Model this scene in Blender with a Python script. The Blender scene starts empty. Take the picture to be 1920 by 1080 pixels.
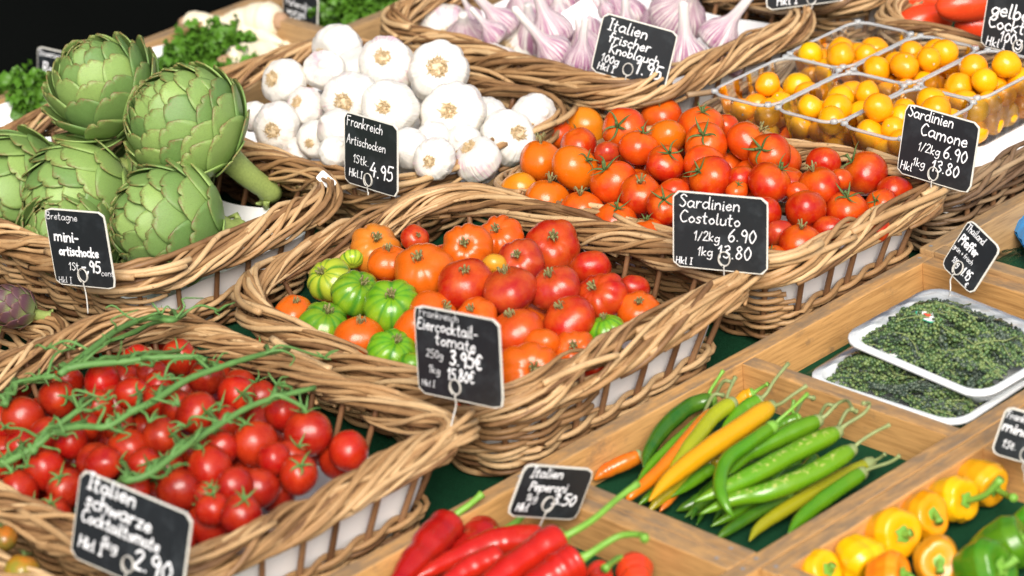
import bpy, bmesh, math, random
import numpy as np
from mathutils import Vector, Matrix, Quaternion
random.seed(7); RN = np.random.default_rng(11)
S = bpy.context.scene; COL = S.collection; PI = math.pi
# ------------------------------------------------------------------ camera solve (vanishing points of the crates)
F = 5580.0
def nrm(a):
    a = np.asarray(a, float); return a / max(np.linalg.norm(a), 1e-12)
_u = nrm([6540, -3220, F]); _v = nrm([-5760, -2030, F]); _n = nrm(np.cross(_u, _v)); _v = np.cross(_n, _u)
RW = np.array([_u, _v, _n]); CAM = -RW @ np.array([0, 0, 2.75])
RIGHT, UP, FWD = RW[:, 0], -RW[:, 1], RW[:, 2]
def ray(px, py): return RW @ np.array([px - 960, py - 540, F])          # unit step = 1 m of camera depth / F
def at(px, py, z=0.0):
    d = ray(px, py); return CAM + d * ((z - CAM[2]) / d[2])
def atd(px, py, depth): return CAM + ray(px, py) * (depth / F)
def depth_of(p): return float((np.asarray(p) - CAM) @ FWD)
def pix(p):
    c = RW.T @ (np.asarray(p) - CAM); return c[0] / c[2] * F + 960, c[1] / c[2] * F + 540
# ------------------------------------------------------------------ mesh helpers
class MB:
    def __init__(s): s.v = []; s.f = []; s.t = []; s.n = 0; s.a = {}
    def add(s, v, f, tint=0.5, **attrs):
        v = np.asarray(v, float).reshape(-1, 3); k = s.n
        s.v.append(v); s.f.extend([tuple(i + k for i in q) for q in f]); s.n += len(v)
        s.t.append(np.full(len(v), tint) if np.isscalar(tint) else np.asarray(tint, float))
        for a, b in attrs.items(): s.a.setdefault(a, []).append((k, np.broadcast_to(np.asarray(b, float), (len(v),))))
    def mesh(s, name, mat, smooth=True):
        me = bpy.data.meshes.new(name); V = np.concatenate(s.v)
        me.from_pydata(V.tolist(), [], s.f)
        if smooth: me.polygons.foreach_set('use_smooth', [True] * len(me.polygons))
        at_ = me.attributes.new('tint', 'FLOAT', 'POINT'); at_.data.foreach_set('value', np.concatenate(s.t))
        for a, parts in s.a.items():
            arr = np.zeros(s.n)
            for k, b in parts: arr[k:k + len(b)] = b
            me.attributes.new(a, 'FLOAT', 'POINT').data.foreach_set('value', arr)
        me.materials.append(mat); me.update(); return me
    def build(s, name, mat, parent=None, smooth=True): return link(bpy.data.objects.new(name, s.mesh(name, mat, smooth)), parent)
def link(o, parent=None):
    COL.objects.link(o)
    if parent is not None: o.parent = parent
    return o
def tag(o, label=None, cat=None, group=None, kind=None):
    if label: o['label'] = label
    if cat: o['category'] = cat
    if group: o['group'] = group
    if kind: o['kind'] = kind
    return o
def empty(name, loc=(0, 0, 0)):
    o = bpy.data.objects.new(name, None); o.location = Vector(loc); o.empty_display_size = .02; return link(o)
def cr(P, n):
    """Catmull-Rom through P, n samples"""
    P = np.asarray(P, float)
    if len(P) < 3:
        t = np.linspace(0, 1, n)[:, None]; return P[0] * (1 - t) + P[-1] * t
    Q = np.vstack([2 * P[0] - P[1], P, 2 * P[-1] - P[-2]]); m = len(P) - 1
    x = np.linspace(0, m - 1e-9, n); i = x.astype(int); t = (x - i)[:, None]
    a, b, c, d = Q[i], Q[i + 1], Q[i + 2], Q[i + 3]
    return .5 * (2 * b + (c - a) * t + (2 * a - 5 * b + 4 * c - d) * t * t + (3 * b - a - 3 * c + d) * t ** 3)
def tube(mb, P, R, k=6, tint=.5, cap=True, closed=False, flat=1.0, ref=None, **attrs):
    P = np.asarray(P, float); n = len(P); R = np.broadcast_to(np.asarray(R, float), (n,))
    T = np.roll(P, -1, 0) - np.roll(P, 1, 0) if closed else np.gradient(P, axis=0)
    T /= np.maximum(np.linalg.norm(T, axis=1), 1e-9)[:, None]
    u = np.array([0, 0, 1.]) if ref is None else np.asarray(ref, float)
    if ref is None and abs(T[0] @ u) > .85: u = np.array([1., 0, 0])
    A = np.zeros((n, 3))
    for i in range(n):
        w = u - T[i] * (u @ T[i]); l = np.linalg.norm(w)
        if l < 1e-6: w = A[i - 1] if i else np.array([0, 1., 0]); l = 1
        A[i] = w / l
        if ref is None: u = A[i]
    B = np.cross(T, A); an = np.arange(k) * 2 * PI / k
    V = P[:, None] + (A[:, None] * np.cos(an)[None, :, None] * flat + B[:, None] * np.sin(an)[None, :, None]) * R[:, None, None]
    f = []
    for i in range(n if closed else n - 1):
        j = (i + 1) % n
        for q in range(k):
            r = (q + 1) % k; f.append((i * k + q, i * k + r, j * k + r, j * k + q))
    if cap and not closed: f.append(tuple(range(k - 1, -1, -1))); f.append(tuple((n - 1) * k + q for q in range(k)))
    at_ = {}
    for a, b in attrs.items():
        if isinstance(b, str):
            at_[a] = np.repeat(np.linspace(0, 1, n), k) if b == 'v' else np.tile(an, n)
        else: at_[a] = b
    mb.add(V.reshape(-1, 3), f, tint, **at_)
def lathe_grid(fn, nu=40, nv=26):
    """closed surface from fn(theta, v) -> (x,y,z) arrays, v in 0 (bottom) .. 1 (top)"""
    th = np.arange(nu) * 2 * PI / nu; v = np.linspace(0, 1, nv + 1)[1:-1]
    TH, VV = np.meshgrid(th, v); g = np.stack(fn(TH, VV), -1).reshape(-1, 3)
    b = np.array([np.mean(c) for c in fn(th, np.zeros(nu))]); t = np.array([np.mean(c) for c in fn(th, np.ones(nu))])
    V = np.vstack([g, b, t]); m = nv - 1; f = []
    for i in range(m - 1):
        for q in range(nu):
            r = (q + 1) % nu; f.append((i * nu + q, i * nu + r, (i + 1) * nu + r, (i + 1) * nu + q))
    for q in range(nu):
        r = (q + 1) % nu; f.append((len(g), r, q)); f.append((len(g) + 1, (m - 1) * nu + q, (m - 1) * nu + r))
    return V, f, np.concatenate([TH.ravel(), [0, 0]]), np.concatenate([VV.ravel(), [0, 1]])
def box(name, mat, x0, x1, y0, y1, z0, z1, parent=None, bev=.0015):
    cx, cy, cz = (x0 + x1) / 2, (y0 + y1) / 2, (z0 + z1) / 2
    bm = bmesh.new(); bmesh.ops.create_cube(bm, size=1)
    for v in bm.verts: v.co = Vector((v.co.x * (x1 - x0), v.co.y * (y1 - y0), v.co.z * (z1 - z0)))
    bmesh.ops.bevel(bm, geom=bm.edges[:], offset=bev, segments=2, affect='EDGES', profile=.6)
    me = bpy.data.meshes.new(name); bm.to_mesh(me); bm.free(); me.materials.append(mat)
    o = link(bpy.data.objects.new(name, me), parent); o.location = (cx, cy, cz)
    if parent is not None: o.location = Vector((cx, cy, cz)) - parent.location
    return o
def quat_z(axis, spin=0.0): return Vector(axis).to_track_quat('Z', 'Y') @ Quaternion((0, 0, 1), spin)
# ------------------------------------------------------------------ materials
def newmat(name):
    m = bpy.data.materials.new(name); m.use_nodes = True; nt = m.node_tree
    return m, nt, nt.nodes['Principled BSDF']
def N(nt, typ, **kw):
    n = nt.nodes.new(typ)
    for k, v in kw.items():
        if k.startswith('_'): n.inputs[int(k[1:])].default_value = v
        else: setattr(n, k, v)
    return n
def mixc(nt, fac, a, b, mode='MIX'):
    m = nt.nodes.new('ShaderNodeMix'); m.data_type = 'RGBA'; m.blend_type = mode
    for i, x in ((0, fac), (6, a), (7, b)):
        if hasattr(x, 'is_linked') or isinstance(x, bpy.types.NodeSocket): nt.links.new(x, m.inputs[i])
        else: m.inputs[i].default_value = x if i == 0 else (x[0], x[1], x[2], 1)
    return m.outputs[2]
def noise(nt, vec, scale, detail=3, rough=.55):
    n = N(nt, 'ShaderNodeTexNoise'); n.inputs['Scale'].default_value = scale; n.inputs['Detail'].default_value = detail; n.inputs['Roughness'].default_value = rough
    if vec is not None: nt.links.new(vec, n.inputs['Vector'])
    return n.outputs[0]
def ramp(nt, fac, stops):
    r = N(nt, 'ShaderNodeValToRGB'); e = r.color_ramp.elements
    while len(e) < len(stops): e.new(.5)
    for x, (p, c) in zip(e, stops): x.position = p; x.color = (c[0], c[1], c[2], 1) if not np.isscalar(c) else (c, c, c, 1)
    nt.links.new(fac, r.inputs[0]); return r.outputs[0]
def mapping(nt, vec, scale):
    m = N(nt, 'ShaderNodeMapping'); m.inputs['Scale'].default_value = scale; nt.links.new(vec, m.inputs['Vector']); return m.outputs[0]
def bump(nt, b, h, strength, dist=.001):
    n = N(nt, 'ShaderNodeBump'); n.inputs['Strength'].default_value = strength; n.inputs['Distance'].default_value = dist
    nt.links.new(h, n.inputs['Height']); nt.links.new(n.outputs[0], b.inputs['Normal'])
def attr(nt, name):
    a = N(nt, 'ShaderNodeAttribute'); a.attribute_name = name; return a.outputs['Fac']
def objc(nt): return N(nt, 'ShaderNodeTexCoord').outputs['Object']
def mth(nt, op, a, b=None, c=None):
    m = N(nt, 'ShaderNodeMath', operation=op)
    for i, x in enumerate((a, b, c)):
        if x is None: continue
        if isinstance(x, bpy.types.NodeSocket): nt.links.new(x, m.inputs[i])
        else: m.inputs[i].default_value = x
    return m.outputs[0]
def plain(name, col, rough=.5, spec=.5, var=.15, scale=60., sss=0.0, bmp=0.0):
    m, nt, b = newmat(name); c = objc(nt); n = noise(nt, c, scale)
    k = [x * (1 - var) for x in col]; l = [min(1, x * (1 + var)) for x in col]
    nt.links.new(mixc(nt, n, k, l), b.inputs['Base Color']); b.inputs['Roughness'].default_value = rough; b.inputs['Specular IOR Level'].default_value = spec
    if sss: b.inputs['Subsurface Weight'].default_value = sss; b.inputs['Subsurface Radius'].default_value = (.006, .004, .003); b.inputs['Subsurface Scale'].default_value = 1
    if bmp: bump(nt, b, noise(nt, c, scale * 2), bmp)
    return m
def m_wicker(name='wicker', cols=((.13, .062, .026), (.37, .21, .09), (.59, .40, .205))):
    m, nt, b = newmat(name); t = attr(nt, 'tint'); c = objc(nt)
    n = noise(nt, c, 45, 4); f = mth(nt, 'MULTIPLY_ADD', n, .55, mth(nt, 'MULTIPLY_ADD', t, .8, -.18))
    col = ramp(nt, f, [(.05, cols[0]), (.45, cols[1]), (.95, cols[2])])
    sp = ramp(nt, noise(nt, c, 260, 2), [(.66, 0.0), (.74, 1.0)])
    nt.links.new(mixc(nt, mth(nt, 'MULTIPLY', sp, .6), col, (.12, .06, .03)), b.inputs['Base Color'])
    b.inputs['Roughness'].default_value = .5; b.inputs['Specular IOR Level'].default_value = .35
    bump(nt, b, noise(nt, c, 330, 3), .35, .0012); return m
def m_wood(name, a, bcol, weather=True):
    m, nt, b = newmat(name); c = objc(nt); info = N(nt, 'ShaderNodeObjectInfo').outputs['Random']
    off = N(nt, 'ShaderNodeVectorMath', operation='ADD'); cv = N(nt, 'ShaderNodeCombineXYZ')
    nt.links.new(mth(nt, 'MULTIPLY', info, 7), cv.inputs[0]); nt.links.new(mth(nt, 'MULTIPLY', info, 3), cv.inputs[2])
    nt.links.new(c, off.inputs[0]); nt.links.new(cv.outputs[0], off.inputs[1]); c = off.outputs[0]
    ori = attr(nt, 'tint')
    g1 = noise(nt, mapping(nt, c, (6, 90, 90)), 3.0, 5, .6); g2 = noise(nt, c, 9, 3)
    fine = noise(nt, mapping(nt, c, (12, 160, 260)), 3.0, 3, .6)
    col = ramp(nt, mth(nt, 'MULTIPLY_ADD', g1, .75, mth(nt, 'MULTIPLY', g2, .25)), [(.3, a), (.52, bcol), (.75, [x * 1.22 for x in bcol])])
    col = mixc(nt, ramp(nt, fine, [(.55, 0.), (.72, .55)]), col, [x * .55 for x in a])
    if weather:
        geo = N(nt, 'ShaderNodeNewGeometry'); sx = N(nt, 'ShaderNodeSeparateXYZ'); nt.links.new(geo.outputs['Normal'], sx.inputs[0])
        w = mth(nt, 'MULTIPLY', ramp(nt, sx.outputs[2], [(.6, 0.), (.9, 1.)]), ramp(nt, noise(nt, mapping(nt, c, (14, 40, 40)), 2.2, 5, .7), [(.36, .1), (.62, .85)]))
        col = mixc(nt, w, col, (.20, .145, .092))
        st = ramp(nt, noise(nt, c, 26, 5, .7), [(.60, 0.), (.72, .7)])
        col = mixc(nt, st, col, (.20, .13, .075))
    nt.links.new(col, b.inputs['Base Color']); b.inputs['Roughness'].default_value = .6
    bump(nt, b, g1, .4, .001); return m
def m_skin(name, rough=.2, shoulder=(.75, .25, .02), sh=(.35, .75), amt=.5, sss=.0, coat=.1, stripes=None, patch=None):
    """fruit skin: the object's own colour, a paler shoulder round the stalk, faint flecks"""
    m, nt, b = newmat(name); info = N(nt, 'ShaderNodeObjectInfo'); c = objc(nt)
    sx = N(nt, 'ShaderNodeSeparateXYZ'); nt.links.new(c, sx.inputs[0])
    spk = ramp(nt, noise(nt, c, 26 if name not in ('chilli_skin', 'red_pepper_skin') else 400, 2), [(.70, 0.), (.78, .35)])
    n = noise(nt, c, 1.6 if name not in ('chilli_skin', 'red_pepper_skin') else 22, 3); base = info.outputs['Color']
    base = mixc(nt, mth(nt, 'MULTIPLY', ramp(nt, n, [(.35, 0.), (.7, 1.)]), .35), base, shoulder)
    z = mth(nt, 'ADD', sx.outputs[2], mth(nt, 'MULTIPLY_ADD', n, .5, -.25))
    base = mixc(nt, mth(nt, 'MULTIPLY', ramp(nt, z, [(sh[0], 0.), (sh[1], 1.)]), amt), base, shoulder)
    base = mixc(nt, spk, base, shoulder)
    if stripes:
        s = attr(nt, 'rib'); base = mixc(nt, ramp(nt, mth(nt, 'MULTIPLY_ADD', n, .5, mth(nt, 'ADD', s, -.25)), [(.12, .85), (.6, 0.)]), base, stripes)
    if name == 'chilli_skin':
        sc = mth(nt, 'MULTIPLY', attr(nt, 'painted_glint'), ramp(nt, noise(nt, mapping(nt, c, (140, 140, 140)), 1.6, 4, .7), [(.52, 0.), (.64, .6)]))  # pale-yellow reflections painted into the chilli skin colour
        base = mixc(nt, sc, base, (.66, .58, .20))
    nt.links.new(base, b.inputs['Base Color']); nt.links.new(mth(nt, 'MULTIPLY_ADD', noise(nt, c, 3.5 if name not in ('chilli_skin', 'red_pepper_skin') else 40, 4, .6), .3, rough - .11), b.inputs['Roughness'])
    b.inputs['Specular IOR Level'].default_value = .36; b.inputs['Coat Weight'].default_value = coat; b.inputs['Coat Roughness'].default_value = .12
    if sss: b.inputs['Subsurface Weight'].default_value = sss; b.inputs['Subsurface Radius'].default_value = (.12, .03, .015); b.inputs['Subsurface Scale'].default_value = 1
    bump(nt, b, noise(nt, c, 7 if name not in ('chilli_skin', 'red_pepper_skin') else 60, 3), .04 if name not in ('chilli_skin', 'red_pepper_skin') else .25, .05 if name not in ('chilli_skin', 'red_pepper_skin') else .004); return m
def m_clear(name, body=.06, tintc=(.95, .97, .97), rough=.06, ior=1.32):
    m, nt, b = newmat(name); nt.nodes.remove(b); out = nt.nodes['Material Output']
    tr = N(nt, 'ShaderNodeBsdfTransparent'); tr.inputs[0].default_value = (*tintc, 1)
    gl = N(nt, 'ShaderNodeBsdfGlossy'); gl.inputs[0].default_value = (1, 1, 1, 1); gl.inputs['Roughness'].default_value = rough
    df = N(nt, 'ShaderNodeBsdfTranslucent'); df.inputs[0].default_value = (.9, .92, .92, 1)
    d2 = N(nt, 'ShaderNodeBsdfDiffuse'); d2.inputs[0].default_value = (.85, .88, .88, 1)
    ad = N(nt, 'ShaderNodeMixShader'); ad.inputs[0].default_value = .5; nt.links.new(df.outputs[0], ad.inputs[1]); nt.links.new(d2.outputs[0], ad.inputs[2])
    fr = N(nt, 'ShaderNodeFresnel'); fr.inputs[0].default_value = ior
    m1 = N(nt, 'ShaderNodeMixShader'); m1.inputs[0].default_value = body; nt.links.new(tr.outputs[0], m1.inputs[1]); nt.links.new(ad.outputs[0], m1.inputs[2])
    m2 = N(nt, 'ShaderNodeMixShader'); nt.links.new(fr.outputs[0], m2.inputs[0]); nt.links.new(m1.outputs[0], m2.inputs[1]); nt.links.new(gl.outputs[0], m2.inputs[2])
    bn = N(nt, 'ShaderNodeBump'); bn.inputs['Strength'].default_value = .25; bn.inputs['Distance'].default_value = .002
    nt.links.new(noise(nt, objc(nt), 70, 2), bn.inputs['Height'])
    for q in (fr, gl): nt.links.new(bn.outputs[0], q.inputs['Normal'])
    nt.links.new(m2.outputs[0], out.inputs[0]); return m
def m_artichoke(name, purple=False):
    m, nt, b = newmat(name); c = objc(nt); v = attr(nt, 'leaf'); e = attr(nt, 'edge'); t = attr(nt, 'tint')
    n = noise(nt, c, 28, 4); fib = noise(nt, c, 160, 2)
    col = mixc(nt, t, (.080, .180, .038), (.275, .40, .10))
    lf = noise(nt, mapping(nt, c, (38, 38, 6)), 3, 4, .65); col = mixc(nt, ramp(nt, lf, [(.45, 0.), (.7, .5)]), col, (.10, .17, .06))
    col = mixc(nt, mth(nt, 'MULTIPLY', n, .5), col, (.24, .37, .12) if not purple else (.16, .05, .09))
    if purple: col = mixc(nt, ramp(nt, mth(nt, 'MULTIPLY_ADD', n, .6, mth(nt, 'ADD', v, -.3)), [(.3, 0.), (.7, .9)]), col, (.10, .03, .06))
    col = mixc(nt, mth(nt, 'MULTIPLY', ramp(nt, v, [(.0, .7), (.4, 0.)]), .5), col, (.42, .50, .24))
    tip = mth(nt, 'MULTIPLY_ADD', n, .5, mth(nt, 'MULTIPLY_ADD', mth(nt, 'MULTIPLY', v, v), .6, mth(nt, 'MULTIPLY', e, .10)))
    col = mixc(nt, ramp(nt, tip, [(.74, 0.), (.98, .9)]), col, (.16, .075, .03))
    col = mixc(nt, ramp(nt, noise(nt, c, 75, 5, .75), [(.57, 0.), (.66, .8)]), col, (.12, .065, .03))
    nt.links.new(col, b.inputs['Base Color']); b.inputs['Roughness'].default_value = .42; b.inputs['Specular IOR Level'].default_value = .4
    bump(nt, b, fib, .25, .001); return m
def m_garlic(name, purple=0.0):
    m, nt, b = newmat(name); c = objc(nt); ang = attr(nt, 'ang'); v = attr(nt, 'vv'); t = attr(nt, 'tint')
    cv = N(nt, 'ShaderNodeCombineXYZ'); nt.links.new(mth(nt, 'MULTIPLY', mth(nt, 'COSINE', ang), 5), cv.inputs[0]); nt.links.new(mth(nt, 'MULTIPLY', mth(nt, 'SINE', ang), 5), cv.inputs[1]); nt.links.new(mth(nt, 'MULTIPLY', v, .9), cv.inputs[2])
    info = N(nt, 'ShaderNodeObjectInfo'); ad = N(nt, 'ShaderNodeVectorMath', operation='ADD'); nt.links.new(cv.outputs[0], ad.inputs[0]); nt.links.new(info.outputs['Random'], ad.inputs[1])
    s = noise(nt, ad.outputs[0], 2.6, 4, .6); big = noise(nt, c, 1.1, 2)
    white = mixc(nt, s, (.74, .69, .59), (.86, .84, .79))
    if purple:
        f = mth(nt, 'MULTIPLY', ramp(nt, s, [(.38, .05), (.54, 1.)]), ramp(nt, v, [(.12, .5), (.3, 1.), (.62, .8), (.9, .1)]))
        col = mixc(nt, mth(nt, 'MULTIPLY', f, purple), white, (.27, .045, .17))
    else:
        sx = N(nt, 'ShaderNodeSeparateColor'); nt.links.new(info.outputs['Color'], sx.inputs[0])
        f = mth(nt, 'MULTIPLY', ramp(nt, mth(nt, 'MULTIPLY_ADD', s, .5, mth(nt, 'MULTIPLY', big, .5)), [(.5, 0.), (.66, .8)]), sx.outputs[0])
        col = mixc(nt, f, white, (.62, .27, .40))
        col = mixc(nt, ramp(nt, noise(nt, ad.outputs[0], 6, 4), [(.52, 0.), (.74, .5)]), col, (.60, .50, .34))
    nt.links.new(col, b.inputs['Base Color']); b.inputs['Roughness'].default_value = .45; b.inputs['Specular IOR Level'].default_value = .35
    b.inputs['Subsurface Weight'].default_value = .15; b.inputs['Subsurface Radius'].default_value = (.3, .22, .15); b.inputs['Subsurface Scale'].default_value = .3
    bump(nt, b, s, .3, .03); return m
def m_board(name):
    m, nt, b = newmat(name); c = objc(nt)
    sm = ramp(nt, noise(nt, c, 35, 5, .7), [(.5, 0.), (.75, .55)])  # smears raised to blue-grey, painting a hazy reflection into the slate
    nt.links.new(mixc(nt, sm, (.012, .015, .018), (.055, .066, .074)), b.inputs['Base Color']); b.inputs['Roughness'].default_value = .38; return m
def m_felt(name, col=(.012, .075, .032)):
    m, nt, b = newmat(name); c = objc(nt); n = noise(nt, c, 700, 2)
    nt.links.new(mixc(nt, n, [x * .5 for x in col], [x * 1.6 for x in col]), b.inputs['Base Color']); b.inputs['Roughness'].default_value = .95; b.inputs['Specular IOR Level'].default_value = .1
    bump(nt, b, n, .8, .002); return m
M = dict(
    wicker=m_wicker(), wicker_dark=m_wicker('wicker_dark', ((.10, .055, .03), (.24, .15, .08), (.40, .28, .16))), stake=m_wicker('stake', ((.09, .04, .016), (.20, .095, .042), (.32, .175, .085))),
    wood=m_wood('wood', (.36, .175, .052), (.56, .305, .105)), wood_old=m_wood('wood_old', (.30, .17, .075), (.44, .27, .12)),
    paper=plain('paper', (.92, .92, .91), .75, .3, .03, 12, bmp=.1), felt=m_felt('felt', (.008, .052, .022)), board=m_board('chalkboard'),
    edge=plain('board_edge', (.74, .72, .64), .5, .4, .12, 200), chalk=plain('chalk_marker', (.88, .89, .90), .7, .3, .04, 300), wire=plain('wire', (.55, .53, .48), .25, .5, .2, 400),
    heir=m_skin('heirloom_skin', .24, (.60, .13, .012), (.4, .85), .4, .0, .12, None), heirg=m_skin('green_tomato_skin', .2, (.36, .42, .02), (-.6, .2), .0, .0, .15, (.045, .19, .016)),
    camone=m_skin('salad_tomato_skin', .2, (.66, .14, .006), (.35, .85), .6, .0, .12), vine=m_skin('vine_tomato_skin', .24, (.50, .05, .008), (.6, 1.0), .45, .0, .12),
    yellow=m_skin('yellow_tomato_skin', .2, (.82, .38, .006), (.2, .8), .3, .0, .12), plum=m_skin('plum_skin', .2, (.70, .10, .02), (.5, .9), .3),
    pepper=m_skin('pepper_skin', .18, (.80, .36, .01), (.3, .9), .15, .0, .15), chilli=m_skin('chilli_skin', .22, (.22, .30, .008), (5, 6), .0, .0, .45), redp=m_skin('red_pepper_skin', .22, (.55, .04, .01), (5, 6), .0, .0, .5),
    calyx=plain('calyx', (.085, .13, .035), .6, .3, .5, 6), calyx_dry=plain('calyx_dry', (.21, .19, .075), .65, .3, .5, 6), stem=plain('vine_stem', (.10, .22, .055), .55, .35, .35, 80), pstem=plain('pepper_stem', (.17, .36, .045), .4, .4, .35, 60), pstem_o=plain('dried_stem', (.24, .29, .11), .5, .4, .4, 90), tip=plain('stem_tip', (.55, .52, .36), .6, .3, .2, 200),
    arti=m_artichoke('artichoke_leaf'), artip=m_artichoke('purple_artichoke_leaf', True), stalk=plain('artichoke_stalk', (.26, .33, .09), .5, .35, .35, 25, bmp=.3),
    garlic=m_garlic('garlic_skin'), garlicp=m_garlic('purple_garlic_skin', .9), rootd=plain('garlic_root_disc', (.66, .54, .36), .8, .2, .3, 4), root=plain('garlic_roots', (.55, .41, .23), .8, .2, .5, 3), clear=m_clear('clear_plastic', .03), lip=m_clear('clear_rim', .6), gpep=m_skin('green_pepper_skin', .18, (.16, .30, .01), (.5, 1.2), .1, .0, .15), film=m_clear('cling_film', .004, (.985, .99, .985), .06, 1.18),
    foam=plain('foam', (.80, .82, .83), .55, .4, .04, 20), berry=plain('peppercorn', (.095, .165, .028), .3, .5, .7, 55), berry_dark=plain('dark_peppercorn', (.038, .055, .042), .4, .5, .6, 60), sticker=plain('sticker', (.85, .86, .84), .35, .5, .02), sticker_g=plain('sticker_rim', (.05, .42, .24), .35), sticker_r=plain('sticker_mark', (.75, .10, .05), .35),
    parsley=plain('parsley_leaf', (.07, .18, .014), .5, .35, .7, 18), rootveg=plain('parsley_root_skin', (.76, .67, .49), .6, .3, .14, 30, bmp=.5), cut=plain('root_end', (.40, .25, .15), .8, .2, .3, 60), blue=plain('blue_pack', (.03, .26, .62), .25, .5, .1), dark=plain('interior_shade', (.0022, .0028, .0026), .95, .05, .4, 3), pave=plain('paving', (.09, .085, .08), .85, .3, .3, 6), metal=plain('table_leg', (.25, .25, .25), .4, .5, .1),
)
def m_berry(name, a, b_, c_):
    m, nt, b = newmat(name); t = attr(nt, 'tint'); n = noise(nt, objc(nt), 45, 3)
    f = mth(nt, 'MULTIPLY_ADD', t, .6, mth(nt, 'MULTIPLY', n, .5)); nt.links.new(ramp(nt, f, [(.2, a), (.5, b_), (.85, c_)]), b.inputs['Base Color']); b.inputs['Roughness'].default_value = .38; return m
M['berry'] = m_berry('peppercorn', (.03, .065, .026), (.085, .155, .045), (.18, .235, .075)); M['berry_dark'] = m_berry('dark_peppercorn', (.03, .035, .022), (.055, .085, .06), (.11, .14, .09)); M['strand'] = plain('spike_stalk', (.20, .24, .09), .6, .3, .4, 90)
# ------------------------------------------------------------------ baskets
def rrect(x0, x1, y0, y1, r):
    """arc-length function of a rounded rectangle: s in [0,1) -> xy, outward normal"""
    ra, rb, rc, rd = (r,) * 4 if np.isscalar(r) else r               # corners x1y0, x1y1, x0y1, x0y0
    L = np.array([x1 - x0 - rd - ra, PI * ra / 2, y1 - y0 - ra - rb, PI * rb / 2, x1 - x0 - rb - rc, PI * rc / 2, y1 - y0 - rc - rd, PI * rd / 2]); cum = np.concatenate([[0], np.cumsum(L)]); tot = cum[-1]
    def fn(s):
        d = (np.asarray(s, float) % 1) * tot; i = np.clip(np.searchsorted(cum, d, side='right') - 1, 0, 7); t = (d - cum[i]) / L[i]
        X = np.zeros_like(d); Y = X.copy(); NX = X.copy(); NY = X.copy()
        lines = {0: ((x0 + rd, y0), (1, 0), L[0], (0, -1)), 2: ((x1, y0 + ra), (0, 1), L[2], (1, 0)), 4: ((x1 - rb, y1), (-1, 0), L[4], (0, 1)), 6: ((x0, y1 - rc), (0, -1), L[6], (-1, 0))}
        for k, (p, dr, ln, nn) in lines.items():
            m = i == k; X[m] = p[0] + dr[0] * ln * t[m]; Y[m] = p[1] + dr[1] * ln * t[m]; NX[m], NY[m] = nn
        for k, (cx, cy, a0, q) in {1: (x1 - ra, y0 + ra, -PI / 2, ra), 3: (x1 - rb, y1 - rb, 0, rb), 5: (x0 + rc, y1 - rc, PI / 2, rc), 7: (x0 + rd, y0 + rd, PI, rd)}.items():
            m = i == k; a = a0 + t[m] * PI / 2; X[m] = cx + q * np.cos(a); Y[m] = cy + q * np.sin(a); NX[m] = np.cos(a); NY[m] = np.sin(a)
        return X, Y, NX, NY
    return fn, tot
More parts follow.
